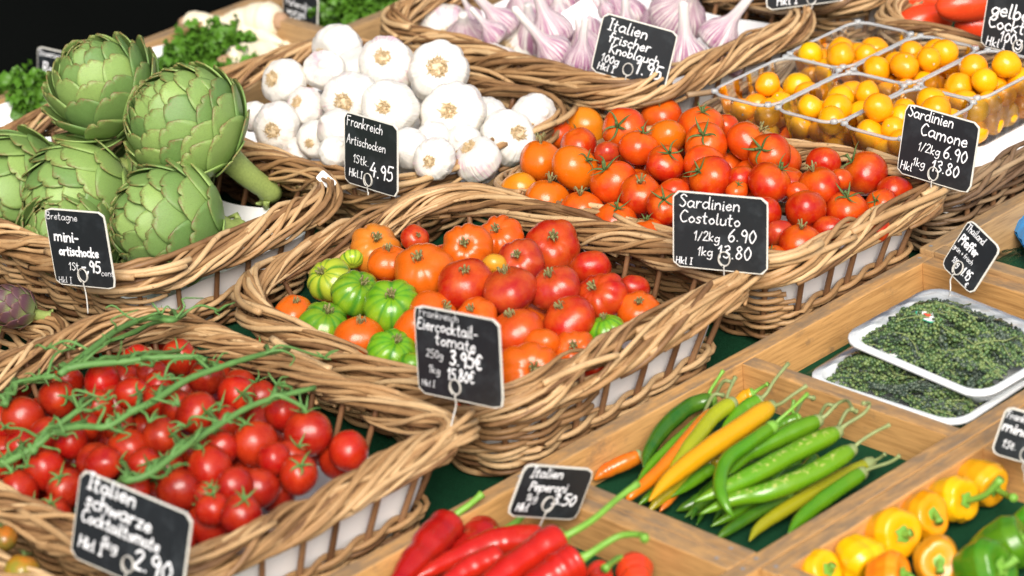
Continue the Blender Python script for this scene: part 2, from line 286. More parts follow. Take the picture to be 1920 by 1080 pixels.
def basket(label, x0, x1, y0, y1, h=.098, inset=.03, gap=(.036, .066), rad=.052, seed=1, stray=5, mat='wicker', bands=1.0, liner=None, hf=None, thin=None, over=0, fillto=.985, name='wicker_basket'):
    rg = np.random.default_rng(seed); cx, cy = (x0 + x1) / 2, (y0 + y1) / 2; rad = (rad,) * 4 if np.isscalar(rad) else rad
    root = tag(empty(name, (cx, cy, 0)), label, 'basket', 'wicker baskets of produce')
    bc = .014 * bands                                                 # half height of the rim braid
    rx0, rx1, ry0, ry1 = x0 + .013 - cx, x1 - .013 - cx, y0 + .013 - cy, y1 - .013 - cy
    per = rrect(rx0, rx1, ry0, ry1, rad)[1]; ns = int(round(per / .040 / 2)) * 2
    fns = [rrect(rx0 + inset * (1 - k), rx1 - inset * (1 - k), ry0 + inset * (1 - k), ry1 - inset * (1 - k), tuple(max(.015, q - inset * (1 - k) * .5) for q in rad))[0] for k in np.linspace(0, 1, 12)]
    HF = hf or (lambda s: 0 * s)
    def wall(s, z, rad_off=0.0):
        s = np.asarray(s, float); z = np.broadcast_to(np.asarray(z, float), s.shape); k = np.clip(z / (h - bc), 0, 1) * 11
        o = np.zeros((len(s), 3)); kk = k.astype(int)
        for j in np.unique(kk):
            m = kk == j; a = fns[j](s[m]); b = fns[min(j + 1, 11)](s[m]); t = k[m] - j
            ro = np.broadcast_to(rad_off, s.shape)[m]
            o[m, 0] = a[0] * (1 - t) + b[0] * t + a[2] * ro; o[m, 1] = a[1] * (1 - t) + b[1] * t + a[3] * ro
        o[:, 2] = z + HF(s) * np.clip(z / h, 0, 1.2); return o
    # woven wall below the gap
    mb = MB(); z = .005; row = 0
    while z < gap[0]:
        n = ns * 6; s = np.linspace(0, 1, n, endpoint=False); ph = (row % 2) * PI
        P = wall(s, z + .0012 * np.sin(s * 2 * PI * 9 + rg.uniform(0, 6)) + .0008 * rg.standard_normal(n).cumsum() / 12, .0042 * np.cos(s * ns * PI + ph))
        tube(mb, P, .0024 * rg.uniform(.85, 1.15) * (1 + .08 * np.sin(s * 90 + rg.uniform(0, 6))), 6, np.repeat(np.clip(rg.uniform(.2, .7) + .35 * np.sign(np.sin(s * 2 * PI * rg.integers(3, 7) + rg.uniform(0, 6))), 0, 1), 6), closed=True); z += .0047; row += 1
    if gap[1] > gap[0] + .01:                                          # a pairing of two rods at the top of the wall
        for ph in (0, PI):
            n = ns * 6; s = np.linspace(0, 1, n, endpoint=False)
            tube(mb, wall(s, gap[0] + .002 + .0025 * np.sin(s * ns * PI + ph), .0050 * np.cos(s * ns * PI + ph)), .0026, 6, rg.uniform(.3, .9), closed=True)
    if gap[1] > gap[0] + .01:                                          # denser weave on the front half of the outer side
        z = gap[0] + .008; row = 0
        while z < h - 2 * bc + .003:
            n = 140; s = np.linspace(.79 + rg.uniform(-.02, .02), fillto + rg.uniform(-.02, .01), n)
            tube(mb, wall(s, z + .0015 * np.sin(s * 60 + rg.uniform(0, 6)), .0042 * np.cos(s * ns * PI + row * PI)), .0023 * rg.uniform(.85, 1.15), 6, rg.uniform(.1, .9)); z += .0047; row += 1
    mb.build('side_weave', M[mat], root)
    mb = MB()                                                          # stakes
    for k in range(ns):
        s0 = (k + rg.uniform(-.12, .12)) / ns; zz = np.linspace(.002, h - bc * .6, 7)
        tube(mb, wall(np.full(7, s0) + rg.uniform(-.0025, .0025) * np.linspace(0, 1, 7), zz), np.linspace(.0029, .0024, 7), 6, rg.uniform(.1, .8))
    mb.build('stakes', M['stake'], root)
    mb = MB()                                                          # woven bottom
    q = rrect(rx0 + inset, rx1 - inset, ry0 + inset, ry1 - inset, .04)[0](np.linspace(0, 1, 40, endpoint=False))
    mb.add(np.stack([q[0], q[1], np.full(40, .003)], 1), [tuple(range(40))], .3)
    for k in range(14):
        y = ry0 + inset + (ry1 - ry0 - 2 * inset) * (k + .5) / 14
        tube(mb, cr([(rx0 + inset + .01, y, .006), (0, y, .006), (rx1 - inset - .01, y, .006)], 12), .003, 5, rg.uniform(0, 1))
    mb.build('base', M[mat], root)
    # braided rim
    mb = MB(); zc = h - bc
    nrod = int(per / .0104 * bands)
    for k in range(nrod):
        s0 = (k + rg.uniform(-.6, .6)) / nrod
        if thin and rg.random() < thin[2] and any(abs((s0 + .1 - thin[0] + q)) < thin[1] for q in (-1, 0, 1)): continue
        Lr = rg.uniform(.19, .31) / per; n = 22; t = np.linspace(0, 1, n)
        a0, a1 = np.radians(rg.uniform(-110, -50)), np.radians(rg.uniform(195, 260))
        a = a0 + (a1 - a0) * (t + .06 * np.sin(2 * PI * t + rg.uniform(0, 6)))
        sc = rg.uniform(.62, 1.18); a = a + .25 * np.sin(t * rg.uniform(6, 13) + rg.uniform(0, 6))
        ro = .0115 * sc * np.cos(a) + .0016 * np.sin(t * 9 + rg.uniform(0, 6)); vo = bc * sc * np.sin(a) + .0018 * np.sin(t * 7 + rg.uniform(0, 6))
        P = wall(s0 + t * Lr, np.full(n, zc), ro); P[:, 2] += vo
        kink = np.interp(t, np.linspace(0, 1, 7), rg.normal(0, .0011, 7)); P[:, 2] += kink; P[:, 0] += np.interp(t, np.linspace(0, 1, 6), rg.normal(0, .0009, 6)); r = rg.uniform(.0017, .0030) * (1 + .10 * np.sin(t * rg.uniform(15, 40) + rg.uniform(0, 6))) * (1 - .35 * t ** 3); r[0] *= .8
        tube(mb, P, r, 7, rg.uniform(0, 1))
    for k in range(2 if thin else 3):                                  # core rods, tinted dark to paint shade into the rim's gaps
        n = 160; s = np.linspace(0, 1, n, endpoint=False); w = rg.uniform(3, 6)
        a = s * 2 * PI * round(w) + rg.uniform(0, 6)
        P = wall(s, np.full(n, zc), .006 * np.cos(a)); P[:, 2] += bc * .5 * np.sin(a); tube(mb, P, .0026, 6, rg.uniform(0, .3), closed=True)
    for k in range(over):                                              # rods of the front side running past the corner
        sc0 = (x1 - x0 - rad[3] - rad[0] - .026) / per; n = 14; t = np.linspace(0, 1, n); p0, p1 = wall(np.array([sc0 - .09, sc0]), np.full(2, zc)); d_ = p1 - p0; d_ /= np.linalg.norm(d_)
        L_ = rad[0] + .005 + rg.uniform(-.004, .020); P = np.array([p0 * (1 - q) + (p1 + d_ * L_) * q for q in t]); P[:, 1] += rg.uniform(-.012, .006); P[:, 2] += rg.uniform(-.008, .013) + rg.uniform(-.004, .010) * t ** 3 + .0015 * np.sin(t * 9 + k); P[:, 1] += .002 * np.sin(t * 7 + k * 2)
        tube(mb, P, rg.uniform(.0022, .0034) * (1 - .2 * t), 7, rg.uniform(.3, 1))
    for k in range(stray):                                             # loose rod ends
        s0 = rg.uniform(0, 1); n = 12; t = np.linspace(0, 1, n); Lr = rg.uniform(.07, .15) / per; up = rg.uniform(-.004, .012); ou = rg.uniform(-.002, .014)
        P = wall(s0 + t * Lr, np.full(n, zc), .008 + ou * t ** 2); P[:, 2] += bc + (up) * t ** 2 - .003; tube(mb, P, rg.uniform(.0022, .0036), 7, rg.uniform(.4, 1))
    mb.build('rim', M[mat], root)
    if liner:
        mb = MB(); ni, nj = 90, 9; s = np.linspace(0, 1, ni, endpoint=False); V = []
        top = liner(s)
        for j in range(nj):
            z = .010 + (top - .010) * j / (nj - 1)
            V.append(wall(s, z, -.0085 + .0016 * np.sin(s * 2 * PI * 13 + j * .3) * (j / nj)))
        V = np.concatenate(V); f = [(j * ni + i, j * ni + (i + 1) % ni, (j + 1) * ni + (i + 1) % ni, (j + 1) * ni + i) for j in range(nj - 1) for i in range(ni)]
        f.append(tuple(range(ni))[::-1]); mb.add(V, f, .5)
        o = mb.build('paper_liner', M['paper']); o.location = (cx, cy, 0)
        root['_l'] = 1; del root['_l']
        return root, o
    return root, None
def liner_front(hi=.07, lo=.03, side=0.0):
    # s runs: front edge (y0) first, then x1, back, x0
    return lambda s: lo + (hi - lo) * np.clip(1.5 * np.cos((s - .05) * 2 * PI) + .15 * np.sin(s * 40), 0, 1) + side
B = {}
B['heir'] = basket('square wicker basket of ribbed orange, red and green tomatoes', -.312, .004, -.316, .086, h=.105, fillto=1.055, rad=(.022, .07, .105, .05), over=6, gap=(.030, .066), seed=3, hf=lambda s: -.014 * np.exp(-((s - .86) / .09) ** 2) - .010 * np.exp(-((s - .06) / .07) ** 2) - .015 * np.exp(-((s - .58) / .15) ** 2), liner=liner_front(.078, .02))
B['vine'] = basket('wicker basket heaped with cherry tomatoes on their green vines', -.645, -.332, -.318, .106, h=.105, rad=(.022, .06, .08, .05), over=7, gap=(.030, .066), hf=lambda s: -.009 * np.exp(-((s - .45) / .2) ** 2), seed=5, liner=liner_front(.078, .03))
B['cam'] = basket('wicker basket heaped with round orange-red salad tomatoes behind the Costoluto sign',   .006, .262, -.322, .066, h=.098, rad=(.024, .05, .06, .04), over=5, gap=(.030, .066), hf=lambda s: -.034 * np.exp(-((s - .50) / .17) ** 2), thin=(.07, .12, .35), seed=8, stray=9, liner=liner_front(.07, .03))
B['arti'] = basket('wicker basket of large green artichokes', -.342, -.062, .115, .54, h=.105, seed=13, liner=liner_front(.06, .05))
B['garlic'] = basket('wicker basket of white garlic bulbs with a broken front rim', -.056, .222, .10, .50, h=.088, seed=21, stray=8, thin=(.07, .13, .8), liner=liner_front(.05, .045))
B['purp'] = basket('wicker basket of fresh purple striped garlic', .228, .535, .05, .46, h=.105, seed=34, liner=liner_front(.075, .07))
B['plum'] = basket('wicker basket of long plum tomatoes behind the yellow tomato punnets', .525, .82, -.24, .03, h=.10, seed=55, gap=(.035, .08))
B['back'] = basket('wicker basket lined with white paper, barely visible behind the purple garlic', .55, .84, .06, .46, h=.10, seed=61, liner=liner_front(.08, .08))
B['mini'] = basket('shallow basket of small purple artichokes behind the vine tomatoes', -.66, -.352, .15, .50, h=.055, seed=77, gap=(.03, .03), inset=.02)
B['olive'] = basket('basket of dark olive green tomatoes beside the vine tomatoes', -.98, -.668, -.36, .06, h=.09, seed=89)
B['tray'] = basket('low dark densely woven tray holding punnets of yellow tomatoes', .245, .515, -.318, .03, h=.080, inset=.012, gap=(.062, .062), rad=.03, seed=99, stray=12, mat='wicker_dark', bands=.6, name='wicker_tray')
for k, l in (('heir', 'white paper lining the basket of ribbed tomatoes'), ('vine', 'white paper lining the basket of vine cherry tomatoes'), ('cam', 'white paper lining the basket of round salad tomatoes'), ('arti', 'white paper lining the basket of green artichokes'), ('garlic', 'white paper lining the basket of white garlic'), ('purp', 'white paper lining the basket of purple garlic'), ('back', 'white paper lining the hardly visible basket behind the purple garlic')):
    tag(B[k][1], l, 'paper', 'paper liners in the baskets')
mb = MB(); mb.add([(.27, -.295, .052), (.49, -.295, .052), (.49, .012, .052), (.27, .012, .052), (.27, -.295, .050), (.49, -.295, .050), (.49, .012, .050), (.27, .012, .050)], [(0, 1, 2, 3), (7, 6, 5, 4), (0, 4, 5, 1), (1, 5, 6, 2), (2, 6, 7, 3), (3, 7, 4, 0)])
tag(mb.build('paper_liner', M['paper'], smooth=False), 'white paper sheet under the yellow tomato punnets', 'paper', 'paper liners in the baskets')
#__PART2__
# ------------------------------------------------------------------ table, crates, ground
g = MB(); g.add([(-60, -60, -.92), (60, -60, -.92), (60, 60, -.92), (-60, 60, -.92)], [(0, 1, 2, 3)])
tag(g.build('pavement', M['pave'], smooth=False), kind='structure')
tb = tag(empty('market_table', (0, 0, 0)), 'long market stall table covered with green felt', 'table')
box('tabletop', M['wood_old'], -1.2, 1.3, -1.0, .80, -.034, -.004, tb); box('felt_cover', M['felt'], -1.195, 1.295, -.995, .795, -.004, 0.0, tb, .001)
for x in (-1.1, 1.2):
    for y in (-.9, .7): box('leg', M['metal'], x - .025, x + .025, y - .025, y + .025, -.918, -.034, tb)
bk = MB(); bw = [(-3.2, 1.55), (3.6, 1.55)]
bx = np.linspace(-3.4, 4.2, 120); V = [];
for z in (-.92, 2.3): V += [(x, 1.5 + .03 * math.sin(x * 7) + .02 * math.sin(x * 17 + z), z) for x in bx]
nb = len(bx); bk.add(V + [(a, b + .02, c) for a, b, c in V], [(i, i + 1, nb + i + 1, nb + i) for i in range(nb - 1)] + [(2 * nb + i, 3 * nb + i, 3 * nb + i + 1, 2 * nb + i + 1) for i in range(nb - 1)])
tag(bk.build('shade_backdrop', M['dark']), 'near-black sheet standing in for the dark stall interior behind the table', 'backdrop')  # added sheet; the interior's darkness is put into its near-black colour
T = .016
def crate(label, x0, x1, y0, y1, z1=.04, dividers=(), mat='wood', name='wooden_crate'):
    r = tag(empty(name, ((x0 + x1) / 2, (y0 + y1) / 2, 0)), label, 'crate', 'wooden display crates')
    for a in ((x0, x1, y1 - T, y1), (x0, x1, y0, y0 + T)): box('board', M[mat], *a, .001, z1, r)
    for a in ((x0, x0 + T, y0 + T, y1 - T), (x1 - T, x1, y0 + T, y1 - T)):
        o = box('board', M[mat], a[2], a[3], -a[1], -a[0], .001, z1 + .0004, r); o.rotation_euler = (0, 0, PI / 2)
        o.location = Vector(((a[0] + a[1]) / 2, (a[2] + a[3]) / 2, (z1 + .0014) / 2)) - r.location
    for d in dividers:
        o = box('divider', M[mat], y0 + T, y1 - T, -T / 2, T / 2, .001, z1 - .001, r); o.rotation_euler = (0, 0, PI / 2)
        o.location = Vector((d, (y0 + y1) / 2, z1 / 2)) - r.location
    for a in (x0 + T / 2, x1 - T / 2):
        for b in (y0 + T * .5, y0 + T * 2.2, y1 - T * .5, y1 - T * 2.2):
            nm = MB(); q = np.arange(10) * PI / 5; nm.add([(.0019 * math.cos(k), .0019 * math.sin(k), .0002) for k in q] + [(0, 0, .0006)], [(k, (k + 1) % 10, 10) for k in range(10)]); n_ = nm.build('nail', M['metal'], r); n_.location = Vector((a + random.uniform(-.001, .001), b + random.uniform(-.002, .002), z1 + .0003)) - r.location
    box('felt_lining', M['felt'], x0 + T, x1 - T, y0 + T, y1 - T, .0005, .003, r, .0005); return r
crate('weathered wooden crate holding the red pointed peppers', -.56, -.292, -.563, -.314)
crate('wooden crate split between the green chillies and the packed peppercorns', -.292, .206, -.563, -.314, dividers=(-.041,))
crate('wooden crate holding the small yellow and orange peppers', -.292, .206, -.83, -.564, dividers=(-.041,))
crate('old wooden crate with a shiny blue pack on green felt', .2065, .62, -.563, -.314, z1=.045, mat='wood_old')
yb = float(at(200, 98, .05)[1]); xd = float(at(545, 85, .03)[0])
bc_ = crate('wooden crate of parsley roots and parsley at the back of the stall', -.16, 1.0, .555, yb, z1=.05, dividers=(xd + .02,), mat='wood_old')
mb = MB(); xs = np.linspace(-.14, xd, 16); ys = np.linspace(.575, yb - .018, 12); V = [(x, y, .012 + .004 * math.sin(x * 40) * math.sin(y * 33) + (.03 if j == 11 else 0)) for j, y in enumerate(ys) for x in xs]
mb.add(V, [(j * 16 + i, j * 16 + i + 1, j * 16 + i + 17, j * 16 + i + 16) for j in range(11) for i in range(15)])
o = mb.build('paper_sheet', M['paper']); md = o.modifiers.new('t', 'SOLIDIFY'); md.thickness = .001; md.offset = 1
tag(o, 'white paper spread in the back crate under the parsley roots', 'paper', 'paper liners in the baskets')
# ------------------------------------------------------------------ heaps
ORD = 'first second third fourth fifth sixth seventh eighth ninth tenth eleventh twelfth thirteenth fourteenth fifteenth sixteenth'.split()
def rows_label(items, noun, where, rowh):
    it = sorted([i for i in items if i.get('lab') is None], key=lambda i: i['p'][1]); rows = []
    for i in it:
        if rows and i['p'][1] - rows[-1][0]['p'][1] < rowh: rows[-1].append(i)
        else: rows.append([i])
    for k, r in enumerate(rows):
        r.sort(key=lambda i: i['p'][0]); rn = 'top row' if k == 0 else 'bottom row' if k == len(rows) - 1 else ORD[k] + ' row down'
        for j, i in enumerate(r):
            pos = 'only one' if len(r) == 1 else ORD[j] + ' from left'
            i['lab'] = f"{i['adj']} {noun}, {pos}, {rn}, {where}".replace('  ', ' ')
def solve_heap(items, zf, flat=.9, iters=120, keep=.15, lim=.03):
    for i in items:
        d = ray(*i['p']); d = d / (d @ FWD); lo, hi = 1.5, 5.0
        for _ in range(50):
            m = (lo + hi) / 2; q = CAM + d * m
            if q[2] > zf(q[0], q[1]): lo = m
            else: hi = m
        i['d'] = d; i['t'] = i['t0'] = lo
    for it in range(iters):
        P = np.array([CAM + i['d'] * i['t'] for i in items]); R = np.array([i['r'] * i['t'] / F for i in items]) * flat
        mv = np.zeros(len(items))
        for a in range(len(items)):
            dv = P - P[a]; ds = np.linalg.norm(dv, axis=1); ov = R + R[a] - ds; ov[a] = 0
            for b in np.nonzero(ov > 0)[0]:
                s = 1 if items[a]['t'] > items[b]['t'] or (items[a]['t'] == items[b]['t'] and a > b) else -1
                mv[a] += s * ov[b] * .35
        for k, i in enumerate(items): i['t'] = min(max(i['t'] + mv[k] + (i['t0'] - i['t']) * keep * (1 - it / iters), i['t0'] - lim), i['t0'] + lim)
    for i in items: i['c'] = CAM + i['d'] * i['t']; i['R'] = i['r'] * i['t'] / F; 
    for i in items: i['c'] = np.array([i['c'][0], i['c'][1], max(i['c'][2], i['R'] * .8 + .006)])
def axis_of(i, default=(0, 0, 1)):
    c = i.get('cal'); tow = -nrm(i['d'])
    if c is None:
        a = nrm(np.array(default) + RN.normal(0, .25, 3)); return a
    ox, oy = (c[0] - i['p'][0]) / i['r'], -(c[1] - i['p'][1]) / i['r']; l = math.hypot(ox, oy)
    if l > .93: ox, oy = ox * .93 / l, oy * .93 / l
    return nrm(RIGHT * ox + UP * oy + tow * math.sqrt(max(0, 1 - ox * ox - oy * oy)))
def tomato_mesh(name, mat, flat=.8, ribs=0, amp=0.0, dim=.15, seed=0, nu=48, nv=28, top=0.0):
    rg = np.random.default_rng(seed); ph = rg.uniform(0, 6, 8); k = ribs or 5
    wob = rg.uniform(-.5, .5, 3)
    def fn(th, v):
        th = np.asarray(th, float); a = (v - .5) * PI; rho = np.cos(a); z = np.sin(a)
        w = np.clip(rho, 0, 1) ** .6 * np.clip(.35 + .75 * (z + .35), .05, 1)
        tt = th + .18 * np.sin(2 * th + ph[0]) + .1 * np.sin(3 * th + ph[1])
        rib = np.abs(np.sin(tt * k / 2)) ** .55
        r = rho * (1 - amp * (1 - rib) * w) * (1 + .035 * np.sin(2 * th + ph[2]) + .02 * np.sin(3 * th + ph[3]) + (.03 if amp else 0) * np.sin(5 * th + ph[4]) * w)
        zz = flat * z * (1 + .03 * np.sin(th + ph[5])) - dim * np.exp(-(rho / .3) ** 2) * (z > 0) + .07 * np.exp(-(rho / .25) ** 2) * (z < 0) - amp * .35 * (1 - rib) * np.clip(z, 0, 1) * rho + top * np.exp(-(rho / .5) ** 2) * (z < 0) * -1
        return r * np.cos(th), r * np.sin(th), zz
    V, f, th, v = lathe_grid(fn, nu, nv); mb = MB(); rib = np.abs(np.sin((th + .18 * np.sin(2 * th + ph[0]) + .1 * np.sin(3 * th + ph[1])) * k / 2)); rib[-2:] = .5
    mb.add(V, f, .5, rib=rib); return mb.mesh(name, M[mat])
def calyx_mesh(mat, n=5, L=.6, z0=.62, lift=.1, curl=.0, stem=.25, seed=0, wid=.07, flat=.8, bend=.2):
    rg = np.random.default_rng(seed); mb = MB()
    for q in range(n):
        a = q * 2 * PI / n + rg.uniform(-.3, .3); l = L * rg.uniform(.7, 1.15); t = np.linspace(0, 1, 9)
        rr = .03 + l * (t - curl * t ** 3 * .6); z = z0 + .06 * np.sin(t * PI) + (flat * np.sqrt(np.clip(1 - rr ** 2, 0, 1)) - flat) * .75 + lift * rg.uniform(.2, 1.7) * t ** 2 + curl * .35 * np.sin(t * PI) + .06 * t
        aa = a + rg.uniform(-.5, .5) * t ** 2
        tube(mb, np.stack([rr * np.cos(aa), rr * np.sin(aa), z], 1), wid * rg.uniform(.8, 1.2) * np.clip(1.1 - t ** 1.6, .12, 1) * np.where(t < .1, .8, 1), 6, rg.uniform(0, 1), flat=.38, ref=(0, 0, 1))
    b = rg.uniform(0, 6)
    tube(mb, [(0, 0, z0 - .06), (0, 0, z0 + stem * .4), (bend * stem * math.cos(b), bend * stem * math.sin(b), z0 + stem * .75), (bend * 2.2 * stem * math.cos(b), bend * 2.2 * stem * math.sin(b), z0 + stem)], [.085, .06, .055, .07], 7, .4)
    return mb.mesh('calyx', M[mat])
def _j(): return random.uniform(.95, 1.05)
def place(i, name, mesh, calyx=None, label=None, cat=None, group=None, parent=None, default=(0, 0, 1), sc=(1, 1, 1)):
    o = bpy.data.objects.new(name, mesh); link(o, parent); ax = axis_of(i, default); i['ax'] = ax
    o.rotation_mode = 'QUATERNION'; o.rotation_quaternion = quat_z(ax, random.uniform(0, 6.28)); R = i['R']
    o.scale = (R * sc[0] * _j(), R * sc[1] * _j(), R * sc[2] * _j()); o.location = Vector(i['c']) - (parent.location if parent else Vector())
    c = i.get('col', (.6, .05, .02)); j = random.uniform(.9, 1.1); o.color = (c[0] * j, c[1] * random.uniform(.85, 1.15), c[2], 1)
    if calyx is not None: link(bpy.data.objects.new('calyx', calyx), o)
    tag(o, label, cat, group); return o
def fill(items, x0, x1, y0, y1, zf, r, name, mesh, calyx, label, cat, group, cols, maxn=40):
    P = [i['c'] for i in items]; R = [i['R'] for i in items]; n = 0; c = []
    for lay in range(4):
        z = .012 + r * (.95 + 1.5 * lay)
        for a in np.arange(x0 + r, x1 - r * .5, r * 1.95):
            for b in np.arange(y0 + r, y1 - r * .5, r * 1.95):
                p = np.array([a + (lay % 2) * r + random.uniform(-.15, .15) * r, b + (lay % 2) * r + random.uniform(-.15, .15) * r, z])
                if abs((2 * p[0] - x0 - x1) / (x1 - x0 - r)) ** 4 + abs((2 * p[1] - y0 - y1) / (y1 - y0 - r)) ** 4 > .72 or z + r * .3 > zf(p[0], p[1]): continue
                if P and (np.linalg.norm(np.array(P) - p, axis=1) < (np.array(R) + r) * .80).any(): continue
                c.append(p)
    c.sort(key=lambda p: -p[2])
    for p in c[:maxn]:
        d = nrm(p - CAM); it = dict(p=pix(p), r=1, c=p, R=r * random.uniform(.9, 1.05), d=d, col=random.choice(cols))
        place(it, name, mesh, calyx if random.random() < .4 else None, label, cat, group)
def dome(x0, x1, y0, y1, ze, h, px=2, tilt=0.0):
    cx, cy, a, b = (x0 + x1) / 2, (y0 + y1) / 2, (x1 - x0) / 2, (y1 - y0) / 2
    return lambda x, y: ze + h * max(0, 1 - abs((x - cx) / a) ** px) * max(0, 1 - abs((y - cy) / b) ** px) + tilt * (y - cy)
OR, RD, PK, GR, YG, OO, YE = (.60, .088, .004), (.38, .010, .004), (.37, .016, .010), (.10, .28, .010), (.36, .42, .03), (.60, .20, .018), (.72, .44, .03)
# --- ribbed tomatoes
HE = [(703, 467, 49, OO, (707, 443), 'r'), (730, 493, 38, OR, (728, 460), 'm'), (793, 507, 53, OR, (783, 478), 'm'), (778, 447, 26, RD, (785, 440), 's'), (875, 467, 49, OR, (870, 453), 'r'), (938, 447, 43, OR, (927, 427), 'r'),
      (1035, 463, 50, RD, (1038, 441), 'm'), (873, 532, 50, RD, (872, 503), 's'), (975, 492, 46, PK, (968, 475), 'm'), (955, 545, 50, PK, (942, 500), 's'), (1040, 541, 45, PK, (1028, 510), 'm'), (1107, 503, 38, RD, None, 's'),
      (1127, 555, 46, RD, (1107, 533), 'r'), (1187, 542, 28, RD, None, 's'), (1197, 583, 38, OR, (1198, 563), 'm'), (1067, 602, 46, RD, (1047, 571), 's'), (968, 622, 48, (.54, .045, .006), (953, 583), 's'), (1137, 619, 33, GR, (1130, 590), 'g'),
      (1077, 660, 43, OR, (1075, 645), 'r'), (997, 702, 58, OR, (1003, 688), 'r'), (1017, 645, 32, OR, None, 's'), (893, 598, 40, OR, (882, 577), 'm'), (815, 592, 45, OR, (840, 572), 's'), (779, 615, 40, OR, None, 's'),
      (735, 573, 52, GR, (733, 547), 'g'), (668, 550, 44, GR, (683, 525), 'g'), (620, 526, 43, YG, (600, 507), 'g'), (551, 588, 36, OR, (556, 561), 's'), (608, 610, 46, GR, (616, 577), 'g'), (674, 636, 46, OR, (677, 597), 's'),
      (735, 660, 45, GR, (747, 633), 'g'), (775, 690, 32, GR, None, 'g'), (926, 497, 22, (.60, .28, .02), None, 's'), (660, 486, 20, YG, None, 'g'), (1140, 655, 24, GR, None, 'g'), (941, 678, 28, RD, None, 's'), (1115, 690, 26, RD, None, 's')]
items = [dict(p=(a, b), r=r, col=c, cal=k, kind=q) for a, b, r, c, k, q in HE]
CN = {OR: 'orange', RD: 'red', PK: 'pinkish red', GR: 'green', YG: 'yellow-green', OO: 'brownish orange', YE: 'yellow'}
for i in items: i['adj'] = CN.get(i['col'], 'orange-red') + (' deeply ribbed' if i['kind'] in 'rg' else ' smooth' if i['kind'] == 's' else ' ribbed')
rows_label(items, 'tomato', 'square ribbed tomato basket', 34)
zh = dome(-.30, -.0, -.31, .07, .062, .052)
solve_heap(items, zh, .84)
ht = {'r': [tomato_mesh('ribbed_tomato', 'heir', .74, 9, .17, .17, s) for s in (1, 2)], 'm': [tomato_mesh('ribbed_tomato', 'heir', .76, 7, .09, .14, s) for s in (3, 4)], 's': [tomato_mesh('ribbed_tomato', 'heir', .82, 5, .035, .1, s) for s in (5, 6)], 'g': [tomato_mesh('ribbed_tomato', 'heirg', .78, 10, .12, .15, s) for s in (7, 8)]}
hc = [calyx_mesh('calyx_dry', 6, .34, .60, .06, .8, .16, s, .05, .76) for s in range(4)]
for i in items: i['R'] *= 1.08
for n_, i in enumerate(items): place(i, 'ribbed_tomato', ht[i['kind']][n_ % 2], hc[n_ % 4] if i['cal'] else None, i['lab'], 'tomato', 'ribbed tomatoes in the square basket', default=(.6, .5, .6))
fill(items, -.285, -.052, -.27, .08, zh, .024, 'ribbed_tomato', ht['s'][0], hc[1], 'ribbed tomato low in the square basket, mostly buried under the others', 'tomato', 'buried tomatoes in the square basket', (OR, RD, RD), 45)
# --- round salad tomatoes
OG, O1, R1, R2, YL = (.66, .125, .004), (.54, .042, .004), (.40, .010, .003), (.39, .017, .010), (.60, .21, .008)
CA = [(1013, 302, 41, OG, (1014, 260), 3), (1079, 315, 42, OG, (1104, 298), 1), (1093, 241, 39, YL, (1081, 254), 2), (1043, 255, 30, O1, None, 0), (975, 355, 34, YL, (962, 372), 1), (1025, 375, 41, OG, (1032, 336), 3), (1090, 395, 39, O1, (1088, 362), 3), (1154, 418, 39, O1, (1158, 388), 2), (1215, 444, 38, O1, (1211, 406), 1),
      (1150, 343, 43, O1, (1132, 314), 4), (1201, 365, 40, R1, (1201, 340), 3), (1170, 243, 41, O1, (1156, 236), 4), (1185, 206, 27, OG, None, 0), (1240, 217, 37, O1, (1235, 190), 1), (1198, 277, 36, O1, (1207, 244), 2), (1250, 257, 37, OG, None, 0), (1247, 307, 36, R1, (1257, 283), 4), (1315, 237, 41, O1, (1318, 205), 1), (1323, 272, 41, O1, (1318, 252), 4), (1320, 308, 38, O1, None, 0),
      (1332, 334, 42, R1, (1306, 318), 2), (1402, 267, 39, O1, (1428, 241), 3), (1360, 240, 27, O1, None, 0), (1443, 290, 39, R1, (1425, 278), 4), (1443, 343, 41, R1, (1470, 308), 2), (1390, 335, 26, R1, None, 0), (1382, 358, 20, O1, (1385, 345), 1), (1138, 288, 26, (.35, .03, .012), None, 0), (1263, 362, 30, O1, None, 0), (1245, 388, 34, R1, (1246, 372), 4), (1257, 462, 30, R1, None, 0),
      (1490, 271, 40, R2, (1504, 238), 3), (1430, 236, 27, O1, (1433, 222), 4), (1543, 305, 31, R1, None, 0), (1535, 350, 40, R1, (1523, 316), 3), (1622, 326, 42, R1, (1589, 295), 4), (1510, 394, 40, R1, None, 0), (1587, 396, 40, R1, (1589, 366), 4), (1677, 360, 33, R1, None, 0), (1652, 387, 32, R1, (1640, 375), 1), (1636, 425, 33, R1, (1640, 400), 1), (1500, 457, 38, R1, (1503, 427), 3),
      (1430, 402, 35, R1, None, 0), (1554, 431, 30, R1, None, 0), (1460, 438, 26, (.36, .025, .012), None, 0), (1450, 490, 30, O1, (1443, 468), 1), (1494, 360, 20, O1, None, 0), (1575, 338, 24, O1, None, 0), (1532, 268, 26, O1, None, 0), (1345, 440, 32, R1, None, 0), (1310, 460, 30, O1, None, 0), (1395, 450, 32, R1, None, 0), (1300, 395, 32, O1, None, 0)]
items = [dict(p=(a, b), r=r, col=c, cal=k, kind=q) for a, b, r, c, k, q in CA]
CN2 = {OG: 'yellowish orange', O1: 'orange-red', R1: 'glossy red', R2: 'pinkish red', YL: 'orange and green'}
for i in items: i['adj'] = CN2.get(i['col'], 'dark red')
rows_label(items, 'round tomato', 'basket behind Costoluto sign', 30)
zc_ = dome(-.01, .28, -.33, .10, .062, .058, 2.4)
solve_heap(items, zc_, .92)
ct = [tomato_mesh('salad_tomato', 'camone', .88, 5, .02, .07, s) for s in (11, 12, 13)]
